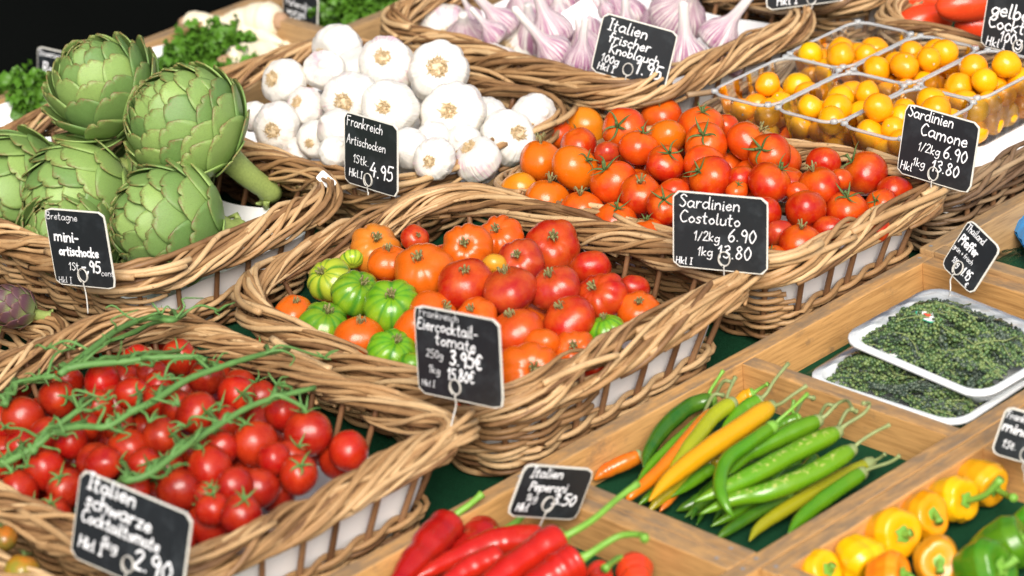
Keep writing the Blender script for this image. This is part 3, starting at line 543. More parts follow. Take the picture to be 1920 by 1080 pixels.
cc = [None, calyx_mesh('calyx', 5, .5, .80, .25, .2, .25, 1, .05, .88), calyx_mesh('calyx', 5, .62, .80, .45, .0, .32, 2, .05, .88), calyx_mesh('calyx_dry', 5, .55, .80, .15, .9, .3, 3, .055, .88), calyx_mesh('calyx', 5, .85, .80, .35, .1, .35, 4, .06, .88)]
for i in items: i['R'] *= 1.05
for n_, i in enumerate(items): place(i, 'salad_tomato', ct[n_ % 3], cc[i['kind']] if i['cal'] else None, i['lab'], 'tomato', 'round salad tomatoes in the basket', default=(.5, .6, .7))
fill(items, .035, .225, -.29, .06, zc_, .0195, 'salad_tomato', ct[0], cc[3], 'round tomato low in the Costoluto basket, mostly buried under the others', 'tomato', 'buried round tomatoes', (R1, O1), 30)
#__PART3__
# ------------------------------------------------------------------ cherry tomatoes on the vine
V0 = [(43, 783, 38), (108, 748, 35), (83, 880, 37), (35, 920, 35), (122, 915, 36), (195, 868, 33), (241, 842, 38), (303, 818, 35), (370, 775, 38), (394, 878, 41), (478, 832, 42), (579, 812, 42), (337, 918, 38), (485, 915, 37), (400, 955, 31), (452, 965, 37), (560, 890, 36), (653, 845, 36), (443, 740, 36), (100, 965, 33), (530, 772, 33), (318, 880, 30), (255, 918, 27),
      (312, 628, 36), (221, 643, 33), (150, 660, 32), (258, 674, 28), (335, 670, 33), (494, 673, 39), (285, 700, 27), (192, 717, 33), (249, 738, 31), (298, 752, 31), (182, 762, 31), (388, 708, 34), (33, 720, 29), (127, 714, 28), (96, 692, 25), (295, 722, 26), (225, 800, 31), (133, 828, 31), (37, 835, 28), (440, 910, 32), (415, 838, 30), (545, 855, 31), (8, 790, 30), (160, 800, 28), (60, 960, 26), (335, 765, 32), (390, 930, 28), (515, 860, 30), (270, 870, 30), (180, 930, 30), (10, 870, 28), (365, 845, 28)]
VN = [[(112, 702), (181, 648), (223, 617), (277, 597), (321, 601), (345, 590)], [(117, 694), (161, 684), (233, 678), (285, 671), (363, 669), (385, 676)], [(239, 775), (285, 754), (345, 715), (389, 697), (441, 679), (490, 665), (541, 654)], [(60, 850), (83, 817), (147, 800), (200, 800), (240, 777), (287, 750)],
      [(233, 902), (277, 890), (340, 843), (410, 797), (467, 763), (527, 743), (590, 727)], [(0, 873), (67, 837), (110, 797), (170, 753)], [(8, 760), (26, 723), (60, 712), (104, 705)]]
VL = ['truss of red cherry tomatoes with its green stem arching highest at the basket back', 'truss of red cherry tomatoes on a nearly straight stem under the highest arching one', 'long truss of cherry tomatoes whose thick stem ends over the braided corner of the basket', 'cherry tomato truss with short hooked stalks just above the Cocktailtomate sign', 'long slanting cherry tomato truss ending in a cut stem over the inner basket wall', 'cherry tomato truss running off the edge of the photo below its shorter neighbour', 'short cherry tomato truss at the far corner of the vine tomato basket']
zv = dome(-.66, -.31, -.34, .12, .055, .062, 2.6)
items = [dict(p=(a, b), r=r, col=(.33 * random.uniform(.72, 1.15), .008 * random.uniform(.7, 2.2), .005)) for a, b, r in V0]
vpts = []
for vi, v in enumerate(VN):
    for q in cr(v, 40): vpts.append((vi, q[0], q[1]))
va = np.array(vpts)
for i in items:
    d = np.hypot(va[:, 1] - i['p'][0], va[:, 2] - i['p'][1]); k = int(np.argmin(d)); i['vine'] = None
    if d[k] < 84 and i['r'] > 26:
        i['vine'] = int(va[k, 0]); i['vp'] = va[k, 1:]
        dx, dy = va[k, 1] - i['p'][0], va[k, 2] - i['p'][1]
        i['cal'] = (i['p'][0] + dx * .75, i['p'][1] + min(dy * .75, i['r'] * .2) - i['r'] * .25)
    elif random.random() < .6: i['cal'] = (i['p'][0] + random.uniform(-.5, .5) * i['r'], i['p'][1] - random.uniform(.4, .9) * i['r'])
solve_heap(items, zv, .9)
vt = [tomato_mesh('cherry_tomato', 'vine', 1.04, 5, .01, .04, s, 40, 26, top=.04) for s in (21, 22)]
vc = [calyx_mesh('stem', 5, .8, .98, .55, .2, .25, s, .075, 1.04) for s in (31, 32, 33)]
trs = []
for vi, v in enumerate(VN):
    def surf(px, py, up): 
        d = ray(px, py); d = d / (d @ FWD); lo, hi = 1.5, 4.5
        for _ in range(40):
            m = (lo + hi) / 2; q = CAM + d * m
            if q[2] > zv(q[0], q[1]) + up: lo = m
            else: hi = m
        return CAM + d * lo
    P = np.array([surf(a, b, .026) for a, b in cr(v, 26)]); org = P[13].copy()
    root = tag(empty('tomato_truss', org), VL[vi], 'tomatoes on vine', 'cherry tomato trusses'); trs.append(root)
    mb = MB(); tube(mb, P - org, np.linspace(.0029, .0019, 26) + .0005 * np.sin(np.arange(26) * 1.7) ** 2, 8, .5)
    for i in items:
        if i['vine'] != vi: continue
        ax = axis_of(i); top = i['c'] + ax * i['R'] * 1.02
        k = int(np.argmin(np.linalg.norm(P - top, axis=1))); k2 = max(0, k - 3); s = P[k2]
        mid = (s + top) / 2 + ax * i['R'] * .45; kn = s * .45 + mid * .55 + np.array([0, 0, .003])
        Q = cr([s, kn, mid, top + ax * .004, top - ax * .002], 12); tube(mb, Q - org, np.array([.0019] * 4 + [.0021, .0026, .0020] + [.0018] * 5), 6, random.random())
    for k in range(3, 25, 6):                                           # dried side tendrils
        s = P[k]; e = s + np.array([random.uniform(-.02, .02), random.uniform(-.02, .02), random.uniform(-.004, .014)])
        tube(mb, cr([s, (s + e) / 2 + RN.normal(0, .003, 3), e, e + RN.normal(0, .006, 3)], 9) - org, np.linspace(.0012, .0006, 9), 5, random.random())
    for k in range(4, 25, 9):                                           # side stems with empty calyxes
        s = P[k]; sd_ = nrm(np.cross(P[min(k + 1, 25)] - P[k - 1], (0, 0, 1))) * random.choice((-1, 1)); e = s + sd_ * random.uniform(.015, .045) + (P[min(k + 3, 25)] - P[k]) * random.uniform(-1, 1.5) + np.array([0, 0, random.uniform(-.004, .008)])
        Q = cr([s, (s + e) / 2 + RN.normal(0, .005, 3) + np.array([0, 0, .004]), e], 12); tube(mb, Q - org, np.linspace(.0014, .0009, 12), 6, random.random())
        for j in range(4):
            a = RN.normal(0, 1, 3); a[2] = abs(a[2]) * .4; a = nrm(a) * random.uniform(.008, .014); tube(mb, cr([e, e + a * .6 + np.array([0, 0, .002]), e + a + RN.normal(0, .002, 3)], 8) - org, np.linspace(.0012, .0004, 8), 5, random.random())
    mb.build('truss_stem', M['stem'], root)
n_ = 0
loose = [i for i in items if i['vine'] is None]
for i in loose: i['adj'] = ('dark ' if i['col'][0] < .29 else '') + ('small ' if i['r'] < 29 else '') + 'red'
rows_label(loose, 'loose cherry tomato', 'vine tomato basket', 32)
for i in items:
    n_ += 1; i['R'] *= 1.05; par = trs[i['vine']] if i['vine'] is not None else None
    place(i, 'tomato' if par else 'cherry_tomato', vt[n_ % 2], vc[n_ % 3] if i.get('cal') else None, None if par else i['lab'], None if par else 'tomato', None if par else 'loose cherry tomatoes', par, default=(.3, .3, .8))
fill(items, -.62, -.36, -.285, .07, zv, .0165, 'cherry_tomato', vt[0], vc[1], 'red cherry tomato low in the vine tomato basket, mostly buried under the trusses', 'tomato', 'buried cherry tomatoes', [(.28, .008, .004), (.22, .006, .004)], 70)
# ------------------------------------------------------------------ yellow cherry tomatoes in clear punnets
def punnet_parts(hx, hy, hz):
    mb = MB(); fb, _ = rrect(-hx + .010, hx - .010, -hy + .008, hy - .008, .014); ft, _ = rrect(-hx, hx, -hy, hy, .018); n = 64; s = np.linspace(0, 1, n, endpoint=False); V = []
    for k, t in enumerate((0, .05, .35, .7, 1)):
        a, b = np.array(fb(s)), np.array(ft(s)); q = a * (1 - t) + b * t; rib = .0007 * np.sin(s * 2 * PI * 46) * (0 < k < 4)
        V.append(np.stack([q[0] + q[2] * rib, q[1] + q[3] * rib, np.full(n, .0008 + hz * t)], 1))
    V = np.concatenate(V); f = [(j * n + i, j * n + (i + 1) % n, (j + 1) * n + (i + 1) % n, (j + 1) * n + i) for j in range(4) for i in range(n)]; f.append(tuple(range(n))[::-1]); mb.add(V, f)
    lip = MB(); q = rrect(-hx - .0016, hx + .0016, -hy - .0016, hy + .0016, .019)[0](s); tube(lip, np.stack([q[0], q[1], np.full(n, hz + .0008)], 1), .0017, 8, closed=True)
    for sx in (-1, 1):
        for sy in (-1, 1): tube(lip, [(sx * (hx - .003), sy * (hy - .003), hz + .0005), (sx * (hx - .003), sy * (hy - .003), hz + .004)], [.004, .003], 10)
    return mb.mesh('tub', M['clear']), lip.mesh('lip', M['lip'])
pt, pl_ = punnet_parts(.056, .0365, .054)
yt = [tomato_mesh('yellow_cherry_tomato', 'yellow', .98, 5, .01, .05, s, 36, 22) for s in (41, 42)]
PN = [((.325, -.048), 'punnet beside the purple garlic', 'clear punnet with few yellow tomatoes beside the purple garlic basket'), ((.327, -.127), 'near middle punnet', 'clear punnet of yellow tomatoes between the two others along the salad tomatoes'), ((.33, -.206), 'punnet behind the Camone sign', 'clear punnet of yellow tomatoes partly hidden by the Camone sign'),
      ((.440, -.044), 'punnet farthest back', 'clear punnet of yellow tomatoes by the stakes of the plum tomato basket'), ((.442, -.123), 'far middle punnet', 'clear punnet of yellow tomatoes in front of the longest plum tomato'), ((.446, -.202), 'punnet below the Cocktail sign', 'clear punnet of yellow tomatoes below the Cocktail price sign')]
calm = calyx_mesh('tip', 4, .07, .93, .0, 0, .04, 5, .05, 1)
for k, ((x, y), nm, lab) in enumerate(PN):
    r_ = tag(empty('plastic_punnet', (x, y, .0525)), lab, 'punnet', 'clear punnets of yellow tomatoes'); r_.rotation_euler = (0, 0, math.radians(random.uniform(-2, 2)))
    link(bpy.data.objects.new('tub', pt), r_); link(bpy.data.objects.new('lip', pl_), r_)
    its = []; rr = .0128
    for lay, (nx, ny) in enumerate(((4, 3), (4, 3), (3, 2))):
        for a in range(nx):
            for b in range(ny):
                hx_, hy_ = (.041, .024) if lay == 0 else (.036 - .006 * lay, .020 - .003 * lay)
                px_ = x + hx_ * (2 * a / (nx - 1) - 1) + random.uniform(-.005, .005); py_ = y + hy_ * (2 * b / max(1, ny - 1) - 1) + random.uniform(-.004, .004)
                keepp = (1, 1, .7)[lay] if k not in (0,) else (1, .7, .15)[lay]
                if random.random() > keepp: continue
                its.append([px_, py_, .0535 + rr * (1 + 1.55 * lay) + random.uniform(-.002, .002), rr * random.uniform(.9, 1.12)])
    A = np.array(its); 
    for it in range(60):                                               # let them settle apart
        for a in range(len(A)):
            for b in range(len(A)):
                if a == b: continue
                d = A[a, :3] - A[b, :3]; l = np.linalg.norm(d); o_ = A[a, 3] + A[b, 3] - l
                if o_ > 0: A[a, :3] += d / max(l, 1e-6) * o_ * .25
        A[:, 2] -= .0006; A[:, 2] = np.maximum(A[:, 2], .0545 + A[:, 3]); A[:, 0] = np.clip(A[:, 0], x - .050 + A[:, 3], x + .050 - A[:, 3]); A[:, 1] = np.clip(A[:, 1], y - .032 + A[:, 3], y + .032 - A[:, 3])
    L = []
    for a in A:
        d = nrm(a[:3] - CAM); i = dict(p=pix(a[:3]), r=a[3] * F / depth_of(a[:3]), c=a[:3], R=a[3], d=d, col=(.78 * random.uniform(.93, 1.05), random.choice([.28, .32, .25, .36]), .003), adj='yellow'); L.append(i)
    rows_label(L, 'cherry tomato', nm, 20)
    for q, i in enumerate(L):
        i['cal'] = None; place(i, 'yellow_cherry_tomato', yt[q % 2], calm if random.random() < .3 else None, i['lab'], 'tomato', 'yellow cherry tomatoes in punnets', default=(random.uniform(-.9, .2), random.uniform(-.9, .2), random.uniform(-.2, 1)))
# ------------------------------------------------------------------ white garlic
def garlic_mesh(name, mat, k, seed, stalk=0.0, amp=.05, flat=.82):
    rg = np.random.default_rng(seed); ph = rg.uniform(0, 6, 6)
    def fn(th, v):
        th = np.asarray(th, float); v = np.asarray(v, float); tt = th + .12 * np.sin(2 * th + ph[0]) + .09 * np.sin(3 * th + ph[1])
        lob = np.abs(np.cos(tt * k / 2)) ** .7
        if stalk:                                                      # v=0 root end, v=1 stalk end
            prof = np.interp(v, [0, .03, .10, .22, .34, .46, .56, .64, .72, .85, 1], [.0, .22, .62, .96, 1.0, .80, .50, .33, .25, .21, .19]); z = np.interp(v, [0, .1, .22, .34, .46, .56, .64, 1], [-.72, -.68, -.45, -.08, .36, .68, .95, .95 + stalk]); w = np.interp(v, [.05, .3, .55, .7], [.3, 1, .6, .15])
        else:                                                          # v=0 neck, v=1 root end
            prof = np.interp(v, [0, .05, .14, .26, .42, .6, .76, .88, .95, 1], [.0, .16, .24, .55, .90, 1.0, .90, .62, .30, .0]); z = np.interp(v, [0, .14, .26, .42, .6, .76, .88, .95, 1], [-1.15, -.95, -.78, -.48, -.05, .38, .62, .64, .60]) * flat / .82; w = np.interp(v, [.1, .4, .7, .9, .97], [.1, .8, 1, .8, .2])
        r = prof * (1 - amp * (1 - lob) * w * 1.5) * (1 + .05 * np.sin(th + ph[2]) + .04 * np.sin(2 * th + ph[3]))
        return r * np.cos(th), r * np.sin(th), z + .04 * np.sin(th + ph[4]) * prof
    V, f, th, v = lathe_grid(fn, 56, 34); mb = MB(); mb.add(V, f, .5, ang=th, vv=v); return mb.mesh(name, M[mat])
def roots_mesh(seed, big=1.0):
    rg = np.random.default_rng(seed); mb = MB(); n = 14; a = np.arange(n) * 2 * PI / n
    for _ in range(int(120 * big)):
        q, rr = rg.uniform(0, 2 * PI), .31 * big * rg.uniform(.03, 1) ** .28; p = np.array([rr * math.cos(q), rr * math.sin(q), .64]); e = p + np.array([rg.normal(0, .08), rg.normal(0, .08), rg.uniform(.02, .13)])
        tube(mb, cr([p, (p + e) / 2 + rg.normal(0, .03, 3), e], 5), [.016, .018, .016, .013, .008], 4, rg.uniform(0, 1))
    return mb.mesh('root_tuft', M['root'])
GA = [(631, 94, 46, (592, 108)), (530, 153, 41, (500, 145)), (609, 134, 36, None), (573, 200, 38, (548, 186)), (659, 187, 50, (636, 195)), (732, 203, 51, (714, 200)), (728, 122, 50, (714, 102)), (820, 134, 56, (820, 122)), (845, 213, 58, (839, 205)), (930, 141, 55, (927, 130)), (842, 68, 57, (836, 76)), (945, 100, 61, (944, 86)),
      (478, 218, 26, None), (520, 236, 43, (506, 249)), (591, 262, 35, (575, 272)), (637, 243, 40, None), (630, 285, 30, None), (769, 278, 36, None), (813, 297, 38, (800, 305)), (895, 297, 43, (870, 265)), (917, 224, 38, None), (955, 256, 49, (982, 246)), (1000, 220, 42, None), (810, 262, 33, None), (870, 270, 36, None), (560, 285, 28, None), (690, 275, 40, None)]
GD = {0: 'large garlic bulb sitting highest beside the dark parsley, roots facing sideways', 7: 'white garlic bulb with frayed brown root tuft above the roundest flat root disc', 8: 'biggest white garlic bulb showing a clean round pale root disc', 9: 'white garlic bulb with brown root tuft next to the fresh purple garlic', 10: 'pink tinged garlic bulb topmost of the white heap, beside the purple garlic', 11: 'pinkish garlic bulb partly behind the tufted one nearest the purple garlic', 6: 'pink streaked garlic bulb with tuft turned up, beside the tallest bulb', 21: 'garlic bulb with dark roots lying behind the loose rods of the broken rim'}
items = [dict(p=(a, b), r=r * 1.1, cal=k, col=(random.choice([.1, .2, .3, .5]) if n not in (6, 10, 11, 3, 2, 19) else 1.0, 0, 0), adj=('pink tinged' if n in (3, 2, 19) else 'white'), lab=GD.get(n)) for n, (a, b, r, k) in enumerate(GA)]
for i in items: i['adj'] += ' rooty' if i['cal'] else ' smooth'
rows_label(items, 'garlic bulb', 'white garlic basket', 34)
zg = dome(-.07, .24, .08, .50, .055, .075, 2.4)
solve_heap(items, zg, .88, lim=.035)
gm = [garlic_mesh('garlic_bulb', 'garlic', k, s) for k, s in ((9, 1), (7, 2), (11, 3), (8, 4))]; rm = [roots_mesh(s, b) for s, b in ((1, .8), (2, 1.0), (3, .6))]
for n, i in enumerate(items): place(i, 'garlic_bulb', gm[n % 4], rm[n % 3] if i['cal'] else None, i['lab'], 'garlic', 'white garlic bulbs in the basket', default=tuple(RIGHT * random.uniform(-.6, .6) + FWD * .8 - UP * .2))
dm = MB(); dm.add([(.27 * math.cos(q), .27 * math.sin(q), .60) for q in np.arange(20) * PI / 10] + [(.2 * math.cos(q), .2 * math.sin(q), .655) for q in np.arange(20) * PI / 10] + [(0, 0, .64)], [(i, (i + 1) % 20, 20 + (i + 1) % 20, 20 + i) for i in range(20)] + [(20 + i, 20 + (i + 1) % 20, 40) for i in range(20)]); dm = dm.mesh('root_disc', M['rootd'])
for o in [o for o in COL.objects if o.name.startswith('garlic_bulb') and len(o.children)]: link(bpy.data.objects.new('root_disc', dm), o)
fill(items, -.02, .19, .14, .42, zg, .026, 'garlic_bulb', gm[0], None, 'white garlic bulb low in its basket, mostly buried under the others', 'garlic', 'buried garlic bulbs', [(0.1, 0, 0)], 14)
# ------------------------------------------------------------------ purple garlic
PG = [(941, 43, 36, (905, 5), 2.6, 'purple garlic with its long pale stalk leaning over the heap of white garlic'), (1031, 55, 43, (1014, 10), 2.2, 'round purple garlic with a thick white upright stalk beside the white paper'), (1035, 97, 37, (985, 40), 2.4, 'purple garlic lying with its cut stalk pointing back over the white garlic'), (1088, 112, 35, (1093, 70), 1.5, 'purple garlic with a short cut upright stalk beside the Knoblauch sign'), (1172, 60, 34, (1172, 20), 1.5, 'purple garlic whose pale stalk rises behind the Knoblauch sign'), (1275, 28, 53, (1290, 0), .6, 'round deep purple garlic at the basket back with no stalk showing'), (1285, 104, 44, (1283, 55), 1.6, 'striped purple garlic with an upright stalk at the edge of the Knoblauch sign'), (1350, 64, 40, (1385, 20), 1.8, 'purple garlic with its stalk leaning towards the basket corner'), (1374, 112, 30, (1340, 100), .6, 'purple garlic seen behind the rim stakes of the garlic basket'), (885, 30, 22, (875, 10), 1.0, 'small purple garlic at the back corner behind the white garlic'), (925, 62, 26, (905, 40), 1.6, 'narrow purple garlic with a cut stalk just behind the pinkish white bulb'), (1136, 18, 18, (1130, 5), 1.2, 'small dark purple garlic neck above the Knoblauch sign'), (1215, 130, 38, (1215, 90), 1.0, 'purple garlic mostly hidden behind the Knoblauch sign'), (1140, 150, 34, (1125, 110), .8, 'purple garlic low at the rim, half hidden by the Knoblauch sign')]
items = [dict(p=(a, b), r=r, cal=k, st=s, lab=l, col=(1, 1, 1)) for a, b, r, k, s, l in PG]
zp = dome(.23, .54, .04, .46, .06, .05)
solve_heap(items, zp, .85, lim=.03)
pm = {s: garlic_mesh('purple_garlic', 'garlicp', 9, int(s * 10), s, .06) for s in {q[4] for q in PG}}
for i in items: place(i, 'purple_garlic', pm[i['st']], None, i['lab'], 'garlic', 'fresh purple garlic in the basket')
fill(items, .25, .51, .08, .43, zp, .025, 'purple_garlic', pm[.6], None, 'purple garlic bulb at the bottom of its basket, mostly hidden by the stalked ones', 'garlic', 'buried purple garlic', [(1, 1, 1)], 16)
# ------------------------------------------------------------------ artichokes
def artichoke_mesh(name, mat, seed, n=64, open_=.0, zs=1.0):
    rg = np.random.default_rng(seed); mb = MB(); nu, nw = 9, 11
    U, Wt = np.meshgrid(np.linspace(-1, 1, nu), np.linspace(0, 1, nw)); u, w = U.ravel(), Wt.ravel()
    f = [(j * nu + i, j * nu + i + 1, (j + 1) * nu + i + 1, (j + 1) * nu + i) for j in range(nw - 1) for i in range(nu - 1)]
    for k in range(n):
        fr = k / (n - 1); ab = math.radians(158 - 128 * fr ** 1.12); span = math.radians(58 - 28 * fr) * rg.uniform(.92, 1.08)
        if fr < .12: span *= .62 + 2.6 * fr
        ph = k * 2.39996 + rg.uniform(-.12, .12); Wd = (.54 - .33 * fr ** 1.6) * rg.uniform(.92, 1.1) * (.72 if fr < .1 else 1)
        hw = Wd * np.where(w > .42, np.sqrt(np.clip(1 - ((w - .42) / .60) ** 2, 0, 1)), .72 + .28 * w / .42)
        hw = np.maximum(hw, .04 * Wd)
        wl = w - .075 * np.exp(-(u / .22) ** 2) * np.clip((w - .8) / .2, 0, 1)
        al = ab - span * wl
        off = -.055 + (.15 + open_ * rg.uniform(.2, 1.3) * (1 - fr)) * w ** 1.7 + rg.uniform(-.012, .012)
        off = off + .02 * np.abs(u) ** 2 * w * rg.uniform(-1, 1.2) - .10 * fr * (1 - w)
        R = (1 + off)
        cx, cz = R * np.sin(al), R * np.cos(al) * zs
        lx = u * hw; sag = lx ** 2 / 2 * .95
        X = cx - sag * np.sin(al); Z = cz - sag * np.cos(al) * .7; Y = lx
        V = np.stack([X * math.cos(ph) - Y * math.sin(ph), X * math.sin(ph) + Y * math.cos(ph), Z], 1)
        mb.add(V, f, rg.uniform(0, 1), leaf=w, edge=np.abs(u) ** 3)
    Vs, fs, _, _ = lathe_grid(lambda th, v: (.84 * np.sin(v * PI) * np.cos(th), .84 * np.sin(v * PI) * np.sin(th), -.84 * np.cos(v * PI) * np.ones_like(th) * zs), 24, 14); mb.add(Vs, fs, .0, leaf=.3, edge=0)
    return mb.mesh(name, M[mat])
def stalk_mesh(L, seed, r=.23):
    rg = np.random.default_rng(seed); mb = MB(); t = np.linspace(0, 1, 14); P = np.stack([.16 * t ** 2, .05 * np.sin(t * 4), -.86 - L * t], 1)
    n = 20; 
    tube(mb, P, r * (1 - .25 * t + .12 * np.sin(t * 13) ** 2 * (t > .8)), n, .5)
    for _ in range(3):
        a = rg.uniform(0, 6); tube(mb, [P[12] + np.array([r * .8 * math.cos(a), r * .8 * math.sin(a), 0]), P[13] + np.array([r * 1.2 * math.cos(a), r * 1.2 * math.sin(a), .05]), P[13] + np.array([r * 1.3 * math.cos(a + .4), r * 1.3 * math.sin(a + .4), .18])], [.07, .06, .02], 6, .3)
    return mb.mesh('stalk', M['stalk'])
am = [artichoke_mesh('artichoke', 'arti', 3, 56, .30), artichoke_mesh('artichoke', 'arti', 4, 68, .05), artichoke_mesh('artichoke', 'arti', 5, 62, .08)]
AR = [(196, 172, 101, (150, 95), 0, 0.0, 'loose leaved green artichoke at the top back of the pile', .17), (353, 238, 114, (272, 178), 1, 1.3, 'tight round green artichoke with a thick stalk resting on the basket rim', .155), (322, 418, 112, (220, 410), 2, .5, 'green artichoke lying sideways at the front beside the mini-artischocke sign', .085), (152, 364, 104, (70, 415), 1, 0.0, 'green artichoke behind the mini-artischocke sign', .085), (34, 352, 104, (-30, 400), 2, 0.0, 'green artichoke at the outer end of the basket, cut by the photo edge', .08)]
for a, b, r, k, v, st, lab, z in AR:
    d = ray(a, b); d = d / (d @ FWD); c = at(a, b, z); i = dict(p=(a, b), r=r, cal=k, d=d, c=c, R=r * depth_of(c) / F * .97, col=(1, 1, 1))
    o = place(i, 'artichoke', am[v], None, lab, 'artichoke', 'large green artichokes in the basket')
    md = o.modifiers.new('thick', 'SOLIDIFY'); md.thickness = .026; md.offset = -1
    if st: link(bpy.data.objects.new('stalk', stalk_mesh(st, 3)), o)
    else: link(bpy.data.objects.new('stalk', stalk_mesh(.25, 5)), o)
for q_ in ((-.135, .345, .068), (-.215, .43, .062), (-.255, .33, .055)):
    d = nrm(np.array(q_) - CAM); i = dict(p=pix(q_), r=90, cal=None, d=d, c=np.array(q_), R=.05); o = place(i, 'artichoke', am[2], None, 'green artichoke underneath the pile, almost hidden by those on top', 'artichoke', 'artichokes under the pile', default=(-.5, -.4, .5)); md = o.modifiers.new('thick', 'SOLIDIFY'); md.thickness = .026; md.offset = -1
ap = artichoke_mesh('purple_artichoke', 'artip', 9, 44, .02, 1.25)
for a, b, r, k, lab in ((24, 575, 44, (-25, 560), 'small purple and green artichoke by the rim behind the vine tomatoes'), (-60, 590, 44, (-90, 570), 'small purple artichoke next to its neighbour at the photo edge')):
    d = ray(a, b); d = d / (d @ FWD); c = at(a, b, .07); i = dict(p=(a, b), r=r, cal=k, d=d, c=c, R=r * depth_of(c) / F * .9)
    o = place(i, 'purple_artichoke', ap, None, lab, 'artichoke', 'small purple artichokes'); link(bpy.data.objects.new('stalk', stalk_mesh(1.1, 8, .3)), o)
    md = o.modifiers.new('thick', 'SOLIDIFY'); md.thickness = .03; md.offset = -1
# ------------------------------------------------------------------ plum and olive tomatoes
pm_ = tomato_mesh('plum_tomato', 'plum', 1.75, 3, .03, .05, 61, 44, 30)
for a, b, r, z, dx, lab in ((1733, 40, 34, .075, (.9, -.3), 'long red plum tomato lying along the basket rim'), (1815, 8, 36, .105, (.95, -.25), 'long red plum tomato on top of the other two'), (1840, 52, 30, .075, (.95, .25), 'red plum tomato half hidden by the Cocktail sign'), (1725, -5, 30, .09, (.9, .2), 'red plum tomato at the basket back, cut by the photo top')):
    c = at(a, b, z); d = ray(a, b) / F; i = dict(p=(a, b), r=r, cal=None, d=d, c=c, R=r * depth_of(c) / F, col=(.68, .045, .012)); ax = nrm(RIGHT * dx[0] - UP * dx[1] * .6 + FWD * .15)
    o = place(i, 'plum_tomato', pm_, None, lab, 'tomato', 'plum tomatoes in the far basket'); o.rotation_quaternion = quat_z(ax, random.random() * 6)
for a, b, r, lab, c in ((6, 1010, 28, 'dark olive tomato at the photo edge beside the vine tomato basket', (.16, .11, .02)), (40, 1072, 36, 'olive green tomato with a yellow sheen in the corner of the photo', (.22, .17, .02)), (-40, 1060, 36, 'brownish olive tomato beyond the corner one', (.2, .1, .02))):
    p = at(a, b, .085); d = ray(a, b) / F; i = dict(p=(a, b), r=r, cal=None, d=d, c=p, R=r * depth_of(p) / F, col=c); place(i, 'olive_tomato', ct[0], cc[1], lab, 'tomato', 'olive tomatoes')
# ------------------------------------------------------------------ peppers and chillies
def sweep(name, mat, pts, zs, rpx, prof, col, label, cat, group, stem=None, stem_r=8, stem_mat='pstem', lump=.03, flat=1.0, k=22, painted_glint=False):
    """a pepper along a pixel path laid at real heights; its stalk is a child"""
    W_ = np.array([at(a, b, z) for (a, b), z in zip(pts, np.interp(np.linspace(0, 1, len(pts)), np.linspace(0, 1, len(zs)), zs))])
    P = cr(W_, 44); org = P.mean(0); sc = depth_of(org) / F; t = np.linspace(0, 1, 44)
    R = rpx * sc * np.interp(t, *prof) * (1 + lump * np.sin(t * random.uniform(14, 22) + random.uniform(0, 6)) + lump * .6 * np.sin(t * 37))
    mb = MB(); tube(mb, P - org, np.maximum(R, .0005), k, .5)
    V = mb.v[0].reshape(44, k, 3); a = np.arange(k) * 2 * PI / k; ph = random.uniform(0, 6)
    w = 1 - .07 * (1 - np.abs(np.cos(1.5 * a[None] + ph + 1.2 * t[:, None]))) * np.clip(1.2 - t, 0, 1)[:, None] * (lump * 25)
    if painted_glint:
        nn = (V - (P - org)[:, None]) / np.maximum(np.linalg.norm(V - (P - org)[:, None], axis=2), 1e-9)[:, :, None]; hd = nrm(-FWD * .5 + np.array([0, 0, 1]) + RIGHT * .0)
        m_ = np.clip((nn @ hd - .86) / .08, 0, 1) * np.interp(t, [.02, .1, .75, .9], [0, 1, 1, 0])[:, None]; full = np.zeros(len(mb.v[0])); full[:44 * k] = m_.ravel(); mb.a['painted_glint'] = [(0, full)]  # mask of the painted reflection along the upper, camera-facing band
    V[:] = (P - org)[:, None] + (V - (P - org)[:, None]) * w[:, :, None]
    o = mb.build(name, M[mat]); o.location = org; o.color = (*col, 1); tag(o, label, cat, group)
    if stem:
        S_ = np.array([at(a_, b_, z) for a_, b_, z in stem]); T0 = nrm(P[0] - P[3]); S_ = np.vstack([P[0] - T0 * R[1] * .35, S_]); Q = cr(S_, 22); s = np.linspace(0, 1, 22); sm = MB()
        sr = stem_r * sc * np.interp(s, [0, .08, .22, .8, .93, 1], [1.55, 1.25, .72, .6, .72, .9]); tube(sm, Q - org, sr, 10, random.random())
        cap = min(R[3], stem_r * sc * 2.6); tube(sm, np.array([P[0] + T0 * .002, P[0] + T0 * .0008, P[1] - org * 0, P[2]]) - org, [cap * .45, cap * .8, cap * 1.02, cap * .96], 14, random.random(), cap=False)
        sm.build('stalk', M[stem_mat], o)
    return o
def c8(l): return [(1180 + x / 3.273, 680 + y / 3.273) for x, y in l]
CP = ([0, .03, .10, .3, .6, .82, .95, 1], [.35, .80, .97, 1, .92, .60, .26, .04])
G1, G2, G3, GY, YO, ORR = (.065, .225, .006), (.022, .11, .008), (.085, .26, .006), (.33, .30, .006), (.70, .29, .005), (.72, .155, .005)
